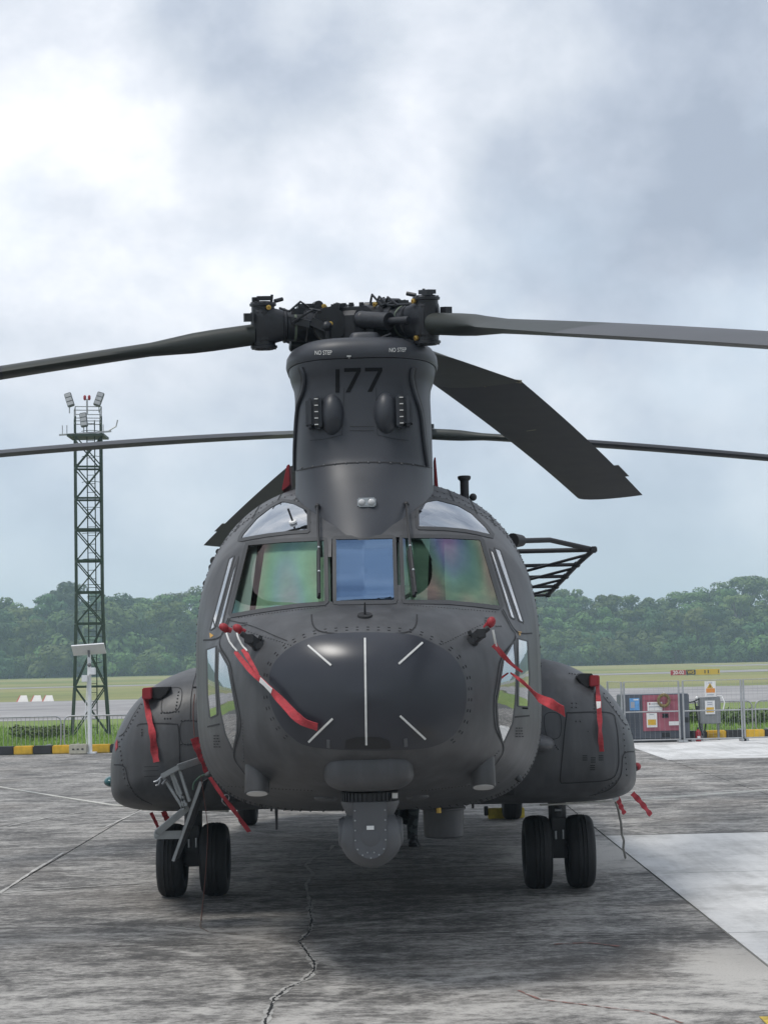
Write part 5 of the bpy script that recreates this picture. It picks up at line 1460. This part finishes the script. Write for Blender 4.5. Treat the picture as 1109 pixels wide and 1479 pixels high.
MB().box((x - .09, 42.96, 1.78), (.14, .12, .16)).build('battery_box', M['postwhite'], so, bevel=.01)
MB().ball((x + .02, 42.95, 2.1), .05, 12, 8).build('camera_head', M['lampgrey'], so, smooth=60)
MB().tube([(x - .04, 42.99, 1.7), (x - .1, 42.97, .8), (x - .06, 42.98, .1)], .009, 6).build('wire', M['postwhite'], so)
bx_ = at(114, 1083, 43.0).x
o = MB().box((bx_, 42.95, .12), (.42, .20, .23)).build('ballast_block', mat('ballast_concrete', (.42, .40, .33), .85, var=.2, vscale=10), None, wloc=(bx_, 42.95, 0), bevel=.015); tag(o, 'beige concrete block in front of the kerb beside the solar post', 'block')
mb = MB()
for s in (-1, 0, 1): mb.box((bx_ + s * .11, 42.846, .12), (.05, .006, .03))
mb.build('slot', M['black'], o)

# ------------------------------------------------------------------ crowd barriers
def barrier(x0, x1, Y, lab, grp):
    o = empty('crowd_barrier', ((x0 + x1) / 2, Y, 0), lab, 'barrier', grp); zt, zb, r_ = .88, .12, .018
    pts = []
    for cx, sgn in ((x0, -1), (x1, 1)): pass
    rad = .14; loop = []
    for cx, cz, a0 in ((x1 - rad, zt - rad, 0), (x0 + rad, zt - rad, 90), (x0 + rad, zb + rad, 180), (x1 - rad, zb + rad, 270)):
        for k in range(6): a = R(a0 + 18 * k); loop.append((cx + rad * math.cos(a), Y, cz + rad * math.sin(a)))
    loop.append(loop[0]); MB().tube(loop, r_, 8).build('frame', M['galv'], o, smooth=60)
    n = int((x1 - x0) / .105)
    first = None
    for k in range(1, n):
        xx = x0 + (x1 - x0) * k / n; c = Vector((xx, Y, .5))
        if first is None: first = MB().cyl(c - Vector((0, 0, .37)), c + Vector((0, 0, .37)), .006, n=6).build('bar', M['galv'], o, wloc=c)
        else: again(first, o, c, 'bar')
    for xx in (x0 + .3, x1 - .3): MB().bar((xx, Y - .28, .20), (xx, Y + .28, .20), .04, .02).bar((xx, Y, .2), (xx, Y, .14), .04, .02).build('foot', M['galv'], o)
xb = at(90.5, 1060, 43.75).x
barrier(xb - 2.5, xb - .04, 43.75, 'steel crowd barrier at the far left edge behind the black and yellow kerb', 'crowd barriers along the kerb')
barrier(xb + .04, xb + 2.5, 43.75, 'steel crowd barrier behind the white solar post', 'crowd barriers along the kerb')
xb = at(1089, 1040, 43.75).x
barrier(xb - 1.9, xb - .04, 43.75, 'steel crowd barrier just right of the grey electrical cabinet', 'crowd barriers along the kerb')
barrier(xb + .04, xb + 2.5, 43.75, 'steel crowd barrier at the far right edge of the picture', 'crowd barriers along the kerb')

# ------------------------------------------------------------------ site fence
FY = 42.0
def fpanel(xa, xb_, ya, yb_, lab):
    a = Vector((xa, ya, 0)); b = Vector((xb_, yb_, 0)); o = empty('mesh_fence_panel', (a + b) / 2, lab, 'fence', 'mesh fence panels'); d = b - a; zt = 1.42
    for p in (a, b): MB().cyl(p + Vector((0, 0, .03)), p + Vector((0, 0, zt)), .022, n=10).build('post', M['galv'], o, smooth=40)
    for z in (.07, .72, zt): MB().cyl(a + Vector((0, 0, z)), b + Vector((0, 0, z)), .016 if z != zt else .008, n=8).build('rail', M['galv'], o, smooth=40)
    mb = MB(); n = max(4, int(d.length / .11))
    for k in range(1, n):
        p = a + d * (k / n); mb.bar(p + Vector((0, 0, .07)), p + Vector((0, 0, zt)), .003, .003)
    mb.build('mesh_wire', M['galv'], o, kind='stuff')
    for p in (a, b): MB().box(p + Vector((0, 0, .03)), (.12, .3, .05)).build('foot', M['galv'], o, bevel=.006)
f1 = at(902, 1030, FY).x; f2 = at(984, 1030, FY).x; f3 = at(1071, 1030, FY).x
fpanel(f1, f2 - .05, FY, FY, 'mesh fence panel in front of the red and grey generator')
fpanel(f2 + .05, f3, FY, FY, 'mesh fence panel in front of the grey electrical cabinet')
fpanel(f1 - .06, f1 - .2, FY, FY + 1.5, 'mesh fence side panel receding beside the right fuel pod')
fpanel(f3 + .06, f3 + 1.75, FY, FY + .25, 'mesh fence panel at the far right edge')

# ------------------------------------------------------------------ generator
g0 = at(899, 1066, 42.3); g1 = at(997, 1066, 42.3); gx0, gx1 = g0.x, g1.x; gz = at(950, 1003, 42.3).z
M['gen_grey'] = mat('generator_grey', (.085, .095, .115), .55, var=.12, vscale=5)
M['gen_red'] = mat('generator_red', (.33, .095, .13), .55, var=.12, vscale=4)
M['gen_dark'] = mat('generator_dark', (.02, .022, .026), .7)
M['bluep'] = mat('poster_blue', (.12, .32, .62), .5, var=.25, vscale=14)
M['yelp'] = mat('notice_yellow', (.62, .38, .03), .5, var=.15, vscale=20)
M['orgp'] = mat('notice_orange', (.70, .27, .05), .5)
M['greyp'] = mat('print_grey', (.35, .37, .42), .6)
ge = empty('generator', ((gx0 + gx1) / 2, 42.7, 0), 'dark grey generator with a dull red door panel behind the mesh fence', 'generator')
GW = gx1 - gx0
MB().box(((gx0 + gx1) / 2, 42.75, gz / 2 + .03), (GW, .90, gz - .06)).build('body', M['gen_grey'], ge, bevel=.02)
MB().box(((gx0 + gx1) / 2, 42.75, .045), (GW + .04, .94, .09)).build('skid', M['gen_dark'], ge)
rx0, rx1 = at(928, 1030, 42.3).x, at(981, 1030, 42.3).x; z0, z1 = at(950, 1056, 42.3).z, at(950, 1004, 42.3).z
dz = (z1 - z0)
rd = MB().box(((rx0 + rx1) / 2, 42.285, (z0 + z1) / 2), (rx1 - rx0, .03, dz)).build('red_panel', M['gen_red'], ge, bevel=.008)
for t in (.88, .42): MB().box(((rx0 + rx1) / 2, 42.267, z0 + dz * t), (rx1 - rx0 - .02, .012, .022)).build('panel_rail', M['gen_red'], rd)
MB().box((rx0 + .52, 42.266, z0 + dz * .42), (.14, .01, .10)).build('latch', M['gen_dark'], rd)
for k in range(9): MB().box((gx0 + .22, 42.293, .22 + k * .055), (.38, .012, .028)).build('louvre', M['gen_grey'], ge)
MB().box(((rx0 + rx1) / 2 + .1, 42.295, at(950, 1062, 42.3).z), (.2, .012, .10)).build('vent', M['gen_dark'], ge)
MB().box((at(992, 1040, 42.3).x, 42.294, at(992, 1040, 42.3).z), (.11, .012, .12)).build('socket', M['gen_dark'], ge)
def notice(name, x0, x1, y0, y1, mt, Y, parent=None, lab=None, cat='notice', extra=()):
    a = at(x0, y1, Y); b = at(x1, y0, Y); o = MB().box(((a.x + b.x) / 2, Y, (a.z + b.z) / 2), (b.x - a.x, .01, b.z - a.z)).build(name, mt, parent, wloc=None if parent else ((a.x + b.x) / 2, Y, a.z))
    if lab: tag(o, lab, cat, 'notices on the equipment')
    for (u0, u1, v0, v1, m2) in extra:
        MB().box((a.x + (b.x - a.x) * (u0 + u1) / 2, Y - .007, a.z + (b.z - a.z) * (v0 + v1) / 2), ((b.x - a.x) * (u1 - u0), .004, (b.z - a.z) * (v1 - v0))).build('print', M[m2], o)
    return o
notice('poster', 909.5, 923, 1008.5, 1026.5, M['bluep'], 42.28, lab='blue poster on the grey end of the generator', extra=((.4, .9, .82, .92, 'white'), (.1, .5, .2, .7, 'greyp')))
notice('notice_board', 935, 956, 1014, 1027, M['white'], 42.25, lab='white landscape notice on the red generator panel', extra=((.1, .2, .7, .9, 'gen_red'), (.25, .9, .74, .84, 'greyp'), (.1, .9, .4, .5, 'greyp')))
notice('notice_board', 934, 948.5, 1030, 1051, M['white'], 42.25, lab='white portrait notice with a yellow block on the red generator panel', extra=((.12, .88, .16, .55, 'yelp'), (.3, .7, .88, .93, 'greyp')))
notice('notice_board', 966, 981, 1042, 1048, M['white'], 42.25, lab='small blank white card at the lower right of the red generator panel')
rc = at(958.5, 1012, 42.2); mb = MB()
for q in range(5):
    rr = .10 + .012 * q; mb.tube([(rc.x + rr * math.cos(a), 42.2 - .012 * (q % 3), rc.z + rr * math.sin(a) * 1.05) for a in [2 * math.pi * k / 24 for k in range(25)]], .012, 6)
o = mb.build('coiled_rope', mat('rope_brown', (.22, .17, .07), .9, var=.3, vscale=30), None, wloc=(rc.x, 42.2, rc.z), smooth=60); tag(o, 'coil of brown rope hanging on the red generator panel', 'rope')
MB().tube([(rc.x - .02, 42.19, rc.z + .12), (rc.x, 42.2, rc.z + .2), (rc.x + .05, 42.19, rc.z + .1)], .01, 6).build('tie', M['white'], o)

# ------------------------------------------------------------------ electrical cabinet
c0, c1 = at(1011, 1046, 42.6), at(1040, 1007, 42.6)
ca = empty('electrical_cabinet', ((c0.x + c1.x) / 2, 42.7, 0), 'grey electrical cabinet on legs with warning notices behind the mesh fence', 'cabinet')
M['cab'] = mat('cabinet_grey', (.21, .22, .225), .5, var=.08, vscale=6)
MB().box(((c0.x + c1.x) / 2, 42.72, (c0.z + c1.z) / 2), (c1.x - c0.x, .26, c1.z - c0.z)).build('box', M['cab'], ca, bevel=.012)
for xx in (c0.x + .05, c1.x - .05): MB().bar((xx, 42.72, 0), (xx, 42.72, c0.z), .05, .05).build('leg', M['cab'], ca)
MB().box((c0.x - .03, 42.7, c0.z + .36), (.05, .10, .12)).build('hinge', M['gen_dark'], ca); MB().ball((c0.x - .05, 42.65, c1.z - .02), (.04, .04, .05), 10, 8).build('lamp_cap', M['white'], ca, smooth=60)
mb = MB(); mb.tube([(c1.x - .05, 42.7, c1.z + .02), (c1.x + .04, 42.65, c1.z + .02), (c1.x + .10, 42.6, c1.z - .13), (c1.x + .06, 42.6, c1.z - .3)], .016, 8); mb.build('conduit', M['white'], ca, smooth=60)
for P in ([(gx1, 42.6, c1.z - .1), (c0.x - .2, 42.5, c1.z - .13), (c0.x, 42.6, c1.z - .03)], [(c0.x - .12, 42.5, c1.z - .1), (c0.x - .08, 42.5, c0.z + .1), (c0.x + .04, 42.55, .12)], [(c0.x + .15, 42.7, c0.z + .02), (c0.x + .12, 42.6, .25), (c0.x + .05, 42.55, .12)]):
    Q = []
    for i in range(12):
        t = i / 11; p0, p1, p2 = [Vector(q) for q in P]; Q.append(p0 * (1 - t) ** 2 + p1 * 2 * t * (1 - t) + p2 * t * t)
    MB().tube(Q, .016, 8).build('power_cable', M['gen_dark'], ca, smooth=60)
ws = notice('warning_sign', 1018, 1033, 984, 1006, M['white'], 42.57, lab='white warning sign with an orange block standing above the grey cabinet', cat='sign', extra=((.12, .92, .24, .52, 'orgp'), (.3, .7, .86, .91, 'greyp'), (.2, .8, .08, .13, 'greyp')))
a = at(1025.3, 996, 42.57); MB().prism([Vector((a.x - .075, 42.561, a.z + .03)), Vector((a.x + .075, 42.561, a.z + .03)), Vector((a.x, 42.561, a.z + .15))], (0, .004, 0)).build('warning_triangle', M['yelp'], ws)
MB().prism([Vector((a.x - .012, 42.556, a.z + .05)), Vector((a.x + .012, 42.556, a.z + .05)), Vector((a.x + .008, 42.556, a.z + .115)), Vector((a.x - .008, 42.556, a.z + .115))], (0, .003, 0)).build('warning_bar', M['gen_dark'], ws)
notice('notice_board', 1018.5, 1032, 1012, 1032, M['white'], 42.58, lab='white notice with a yellow block on the door of the grey cabinet', extra=((.12, .88, .14, .5, 'yelp'), (.25, .75, .84, .9, 'greyp'), (.25, .75, .7, .75, 'greyp')))
e = at(1008.5, 1066, 42.25); ex = empty('fire_extinguisher', (e.x, 42.25, 0), 'small red fire extinguisher on the ground between generator and cabinet', 'extinguisher')
MB().turned((e.x, 42.25, .0), (0, 0, 1), [(0, .055), (.02, .065), (.22, .065), (.26, .03), (.28, .03)], 18).build('cylinder', M['redcap'], ex, smooth=40)
MB().box((e.x, 42.25, .30), (.05, .03, .05)).bar((e.x, 42.25, .31), (e.x + .09, 42.25, .33), .02, .015).build('valve', M['gen_dark'], ex)
MB().box((e.x, 42.182, .09), (.07, .004, .07)).build('tag', M['white'], ex)
ye = at(1033, 1064, 42.9); o = MB().box((ye.x, 42.95, .08), (.35, .12, .14)).build('cable_guard', M['ky'], None, wloc=(ye.x, 42.95, 0), bevel=.03); tag(o, 'low yellow cable guard on the ground below the grey cabinet', 'cable guard')

# ------------------------------------------------------------------ taxiway sign and markers
SY = 186.0; s0 = at(968, 976, SY)
rs = empty('taxiway_sign', (at(1004, 976, SY).x, SY, 0), 'long red, black and yellow taxiway sign on the far grass', 'sign')
M['signred'] = mat('sign_red', (.42, .03, .05), .5); M['signyel'] = mat('sign_yellow', (.62, .42, .03), .5); M['signblk'] = mat('sign_black', (.015, .015, .015), .5)
for x0, x1, y0, y1, mt in ((968.5, 990, 968, 975.6, 'signred'), (991, 1004, 967.4, 975, 'signblk'), (1005, 1023, 966.6, 975, 'signyel'), (1023.6, 1039, 966.2, 974.6, 'signyel')):
    a, b = at(x0, y1, SY), at(x1, y0, SY); MB().box(((a.x + b.x) / 2, SY, (a.z + b.z) / 2), (b.x - a.x, .2, b.z - a.z)).build('sign_panel', M[mt], rs, bevel=.02)
    for xx in (a.x + .1, b.x - .1): MB().bar((xx, SY, -.08), (xx, SY, a.z), .06, .06).build('leg', M['galv'], rs)
sw = M['white']
wall_text('20-02', .52, at(979.5, 971.8, SY) + Vector((0, -.11, 0)), sw, rs, w=.95, bold=.012); wall_text('W5', .50, at(997.5, 971.3, SY) + Vector((0, -.11, 0)), M['signyel'], rs, w=.9, bold=.012)
wall_text('11', .45, at(1020, 970.5, SY) + Vector((0, -.11, 0)), M['signblk'], rs, bold=.012, w=1.5); wall_text('1', .45, at(1037, 970.2, SY) + Vector((0, -.11, 0)), M['signblk'], rs, bold=.012)
M['mk'] = mat('marker_white', (.62, .60, .57), .6, var=.1, vscale=3); M['mkr'] = mat('marker_red', (.45, .10, .08), .6)
for px, lab in ((32, 'leftmost of the three low white and red taxiway markers'), (52, 'middle of the three low white and red taxiway markers'), (69, 'rightmost of the three low white and red taxiway markers')):
    q = ground(px, 1014, -.08); o = empty('taxiway_marker', (q.x, q.y, -.08), lab, 'marker', 'low taxiway markers'); w_ = .62
    MB().prism([Vector((q.x - w_ / 2, q.y, -.08)), Vector((q.x + w_ / 2 + .1, q.y, -.08)), Vector((q.x + w_ / 2 - .1, q.y + .45, .34)), Vector((q.x - w_ / 2 + .12, q.y + .45, .34))], (0, .05, 0)).build('panel', M['mk'], o)
    MB().prism([Vector((q.x - w_ / 2 - .1, q.y - .02, -.08)), Vector((q.x - w_ / 2 - .005, q.y - .02, -.08)), Vector((q.x - w_ / 2 + .11, q.y + .43, .34)), Vector((q.x - w_ / 2 + .08, q.y + .43, .36))], (0, .05, 0)).build('edge', M['mkr'], o)
# ------------------------------------------------------------------ shrubs on the verge and the forest
def leafm(name, col, var):
    mt = bpy.data.materials.new(name); mt.use_nodes = True; nt = mt.node_tree; b = nt.nodes['Principled BSDF']; b.inputs['Roughness'].default_value = .65
    b.inputs['Specular IOR Level'].default_value = .25
    oi = nt.nodes.new('ShaderNodeObjectInfo'); t = nt.nodes.new('ShaderNodeTexCoord'); n = nt.nodes.new('ShaderNodeTexNoise'); n.inputs['Scale'].default_value = .45; n.inputs['Detail'].default_value = 4
    nt.links.new(t.outputs['Object'], n.inputs['Vector'])
    h = nt.nodes.new('ShaderNodeHueSaturation'); h.inputs['Color'].default_value = (*col, 1)
    m1 = nt.nodes.new('ShaderNodeMapRange'); m1.inputs[3].default_value = .465; m1.inputs[4].default_value = .525; nt.links.new(oi.outputs['Random'], m1.inputs[0]); nt.links.new(m1.outputs[0], h.inputs['Hue'])
    a = nt.nodes.new('ShaderNodeMath'); a.operation = 'MULTIPLY_ADD'; nt.links.new(n.outputs['Fac'], a.inputs[0]); a.inputs[1].default_value = var * 2
    m2 = nt.nodes.new('ShaderNodeMapRange'); m2.inputs[3].default_value = 1 - var * 1.7; m2.inputs[4].default_value = 1 - var * .3; nt.links.new(oi.outputs['Random'], m2.inputs[0]); nt.links.new(m2.outputs[0], a.inputs[2])
    nt.links.new(a.outputs[0], h.inputs['Value']); nt.links.new(h.outputs[0], b.inputs['Base Color'])
    return mt
M['leaf'] = leafm('foliage', (.095, .155, .045), .5); M['leafd'] = leafm('foliage_dark', (.052, .098, .036), .45); M['leafp'] = leafm('foliage_pale', (.135, .185, .06), .45)
M['bark'] = mat('bark', (.07, .062, .052), .85, var=.3, vscale=2)
def crown(rr, lobes, n, size, shell=.75):
    mb = MB(); tot = sum(l[3] * l[4] for l in lobes)
    for (cx, cy, cz, rx, rz) in lobes:
        k = int(n * rx * rz / tot); c = Vector((cx, cy, cz))
        # dark bulk inside the lobe made of a few big leaf masses
        for _ in range(k):
            while True:
                d = Vector((rr.gauss(0, 1), rr.gauss(0, 1), rr.gauss(0, 1)))
                if d.length > .1: break
            d.normalize()
            if d.z < -.45 and rr.random() < .6: d.z = -d.z
            q = shell + (1.06 - shell) * rr.random() ** .6 + .10 * math.sin(d.x * 7 + cx) * math.sin(d.y * 6 + d.z * 8)
            p = c + Vector((d.x * rx * q, d.y * rx * q, d.z * rz * q))
            nn = (Vector((d.x / rx, d.y / rx, d.z / rz)).normalized() + Vector((rr.gauss(0, .28), rr.gauss(0, .28), rr.gauss(0, .28)))).normalized()
            _, s, t = frame(nn, Vector((rr.random(), rr.random(), rr.random() + .1)).normalized()); h = size * rr.uniform(.55, 1.2)
            mb.add([p - s * h, p - t * h * .7, p + s * h, p + t * h * .7], [(0, 1, 2, 3)])
    return mb
def trunk(rr, h, r0, lobes):
    mb = MB(); mb.tube([(0, 0, -.6), (rr.uniform(-.2, .2), rr.uniform(-.2, .2), h * .5), (rr.uniform(-.4, .4), rr.uniform(-.4, .4), h)], [r0, r0 * .75, r0 * .5], 8)
    for l in lobes:
        p = Vector((0, 0, h * rr.uniform(.55, .9))); e = Vector(l[:3]); mb.tube([p, p.lerp(e, .5) + Vector((0, 0, rr.uniform(-.5, .3))), e], [r0 * .42, r0 * .28, r0 * .12], 6)
    return mb
def make_tree(seed, kind):
    rr = random.Random(seed); lobes = []
    if kind == 'round':
        H = rr.uniform(14, 17); R0 = rr.uniform(4.5, 5.8)
        for _ in range(13):
            a = rr.uniform(0, 6.28); q = R0 * math.sqrt(rr.random()) * .8; z = H * (.62 + .30 * rr.random() * (1 - (q / R0) ** 2) ) - .12 * q; r_ = rr.uniform(1.6, 2.9); lobes.append((q * math.cos(a), q * math.sin(a), z, r_, r_ * rr.uniform(.65, .9)))
    elif kind == 'umbrella':
        H = rr.uniform(18, 20); R0 = rr.uniform(5.5, 7)
        for _ in range(20):
            a = rr.uniform(0, 6.28); q = R0 * math.sqrt(rr.random()); z = H - .10 * q - rr.uniform(0, 2.2); r_ = rr.uniform(2.0, 3.0); lobes.append((q * math.cos(a), q * math.sin(a), z - rr.random() * 2.5, r_, r_ * rr.uniform(.45, .65)))
    elif kind == 'tall':
        H = rr.uniform(18, 21); R0 = rr.uniform(3.6, 4.6)
        for _ in range(14):
            a = rr.uniform(0, 6.28); z = H * rr.uniform(.38, .95); q = R0 * rr.random() * (1.05 - .6 * abs(z / H - .6)); r_ = rr.uniform(1.4, 2.5); lobes.append((q * math.cos(a), q * math.sin(a), z, r_, r_ * rr.uniform(.6, .85)))
    else:
        H = rr.uniform(6.5, 9); R0 = rr.uniform(3.2, 4.4)
        for _ in range(11):
            a = rr.uniform(0, 6.28); q = R0 * math.sqrt(rr.random()); z = H * (.15 + .72 * rr.random() * (1 - (q / R0) ** 2 * .6)); r_ = rr.uniform(1.3, 2.2); lobes.append((q * math.cos(a), q * math.sin(a), max(z, r_ * .5), r_, r_ * rr.uniform(.7, .9)))
    n = {'round': 2600, 'umbrella': 2400, 'tall': 2600, 'bush': 1500}[kind]
    return crown(rr, lobes, n, .42), trunk(rr, H * (.8 if kind != 'bush' else .5), .38 if kind != 'bush' else .18, lobes)
KN = {'round': 'broadleaf_tree', 'umbrella': 'umbrella_tree', 'tall': 'tall_tree', 'bush': 'bushy_tree'}
KL = {'round': 'rounded forest tree', 'umbrella': 'flat-topped forest tree', 'tall': 'tall narrow forest tree', 'bush': 'bushy forest tree'}
protos = {}
for kind, mts, cnt in (('round', ('leaf', 'leafd', 'leafp'), 5), ('umbrella', ('leaf', 'leafd'), 3), ('tall', ('leaf', 'leafp', 'leafd'), 4), ('bush', ('leafd', 'leaf'), 4)):
    for k in range(cnt):
        cr, tr_ = make_tree(100 * len(kind) + k, kind); m1 = bpy.data.meshes.new('crown'); m1.from_pydata(cr.v, [], cr.f); m1.materials.append(M[mts[k % len(mts)]])
        m2 = bpy.data.meshes.new('trunk'); m2.from_pydata(tr_.v, [], tr_.f); m2.materials.append(M['bark']); protos.setdefault(kind, []).append((m1, m2))
def plant_tree(kind, x, y, z, s, rz, k):
    m1, m2 = protos[kind][k % len(protos[kind])]
    o = bpy.data.objects.new(KN[kind], None); COL.objects.link(o); o.location = (x, y, z); o.scale = (s, s, s * 1.0); o.rotation_euler.z = rz
    px_, _ = proj((x, y, 8.0))
    side = [w for lim, w in ((0, 'beyond the left edge of the picture'), (60, 'by the left edge of the picture'), (100, 'just left of the floodlight tower'), (160, 'behind the floodlight tower'), (225, 'just right of the floodlight tower'),
            (300, 'left of the cockpit'), (460, 'hidden behind the left half of the fuselage'), (620, 'hidden behind the nose'), (770, 'hidden behind the right half of the fuselage'), (830, 'below the outrigger antenna'),
            (890, 'above the right fuel pod'), (950, 'above the red generator panel'), (1005, 'above the right end of the generator'), (1055, 'above the grey cabinet'), (1109, 'by the right edge of the picture'), (9999, 'beyond the right edge of the picture')) if px_ < lim][0]
    row = [w for lim, w in ((474, 'front row'), (482, 'second row'), (489, 'third row'), (497, 'fourth row'), (511, 'fifth row'), (527, 'sixth row'), (999, 'skyline row')) if y < lim][0]
    tag(o, KL[kind] + ', ' + row + ', ' + side, 'tree', '%ss in the forest, %s' % (KN[kind].replace('_', ' '), row))
    for nm, me in (('crown', m1), ('trunk', m2)):
        c = bpy.data.objects.new(nm, me); COL.objects.link(c); c.parent = o
tr2 = random.Random(21)
def hillz(x, y):
    return max(0, (y - 478) * .09) + (1.2 * math.sin(x * .035 + 1) + .9 * math.sin(x * .081)) * min(1, max(0, (y - 478) / 30))
mb = MB(); xs = [-420 + 12 * i for i in range(71)]; ys = [478, 490, 505, 525, 550, 580, 640, 720]
mb.add([(x, y, hillz(x, y) - .07) for y in ys for x in xs], [(j * 71 + i, j * 71 + i + 1, (j + 1) * 71 + i + 1, (j + 1) * 71 + i) for j in range(7) for i in range(70)])
o = mb.build('hill', mat('forest_floor', (.03, .05, .02), .95, var=.3, vscale=.2), None); o['kind'] = 'structure'
for yr, sp, kinds, s0, s1 in ((469, 4.6, ('bush',), .8, 1.2), (477, 5.6, ('round', 'bush', 'bush', 'tall', 'bush'), .6, 1.25), (486, 6.5, ('bush',), 1.3, 1.7), (492, 5.8, ('round', 'tall', 'round'), .75, 1.0), (503, 7.0, ('bush',), 1.5, 2.0), (506, 5.6, ('round', 'tall', 'round'), .85, 1.05), (520, 5.8, ('tall', 'round', 'round', 'round', 'tall'), .85, 1.08), (536, 6.0, ('round', 'tall', 'round', 'umbrella'), .86, 1.05)):
    x = -135
    while x < 135:
        x += sp * tr2.uniform(.65, 1.35); y = yr + tr2.uniform(-5, 5); lf = (1.0 + .05 * math.sin(x * .05 + 2) + .05 * math.sin(x * .13)) * (1.13 if x < 0 else .97) * (1.08 if x < -68 else 1.0)
        plant_tree(tr2.choice(kinds), x, y, hillz(x, y) - .2, tr2.uniform(s0, s1) * lf, tr2.uniform(0, 6.28), tr2.randrange(60))
# weeds behind the kerb
rr = random.Random(9)
for px, py, w_, lab in ((70, 1070, .9, 'dark weedy clump behind the left crowd barrier'), (1058, 1048, .9, 'dark leafy shrub behind the crowd barrier beside the cabinet'), (1088, 1047, .8, 'dark leafy shrub behind the joint of the two right crowd barriers'), (1112, 1046, .8, 'dark leafy shrub at the far right edge behind the barrier'), (1003, 1046, .5, 'small dark shrub between generator and cabinet')):
    q = ground(px, py, -.06); o = empty('shrub', (q.x, q.y, -.06), lab, 'shrub', 'shrubs on the verge')
    lob = [(rr.uniform(-w_, w_), rr.uniform(-.3, .3), .16 + rr.uniform(0, .12), rr.uniform(.25, .42), .22) for _ in range(9)]
    cr = crown(rr, lob, 1400, .045); cr.xform(Matrix.Translation(Vector((q.x, q.y, -.06)))).build('foliage', M['leaf'], o, recalc=False)
    st = MB()
    for l in lob[:5]: st.tube([(q.x + l[0] * .6, q.y, -.07), (q.x + l[0], q.y + l[1], l[2])], .01, 5)
    st.build('stem', M['bark'], o)

# ------------------------------------------------------------------ haze
hz = MB().box((0, 0, 24.4), (3000, 3000, 51.2)).build('haze', M['white'], None); hz['kind'] = 'stuff'; hz['label'] = 'pale blue tropical haze over the airfield'; hz['category'] = 'haze'
hm = bpy.data.materials.new('haze_air'); hm.use_nodes = True; nt = hm.node_tree; nt.nodes.clear()
ho = nt.nodes.new('ShaderNodeOutputMaterial'); pv = nt.nodes.new('ShaderNodeVolumePrincipled'); pv.inputs['Color'].default_value = (.66, .86, 1.0, 1); pv.inputs['Density'].default_value = .00058; pv.inputs['Anisotropy'].default_value = .2
nt.links.new(pv.outputs[0], ho.inputs['Volume']); hz.data.materials.clear(); hz.data.materials.append(hm)
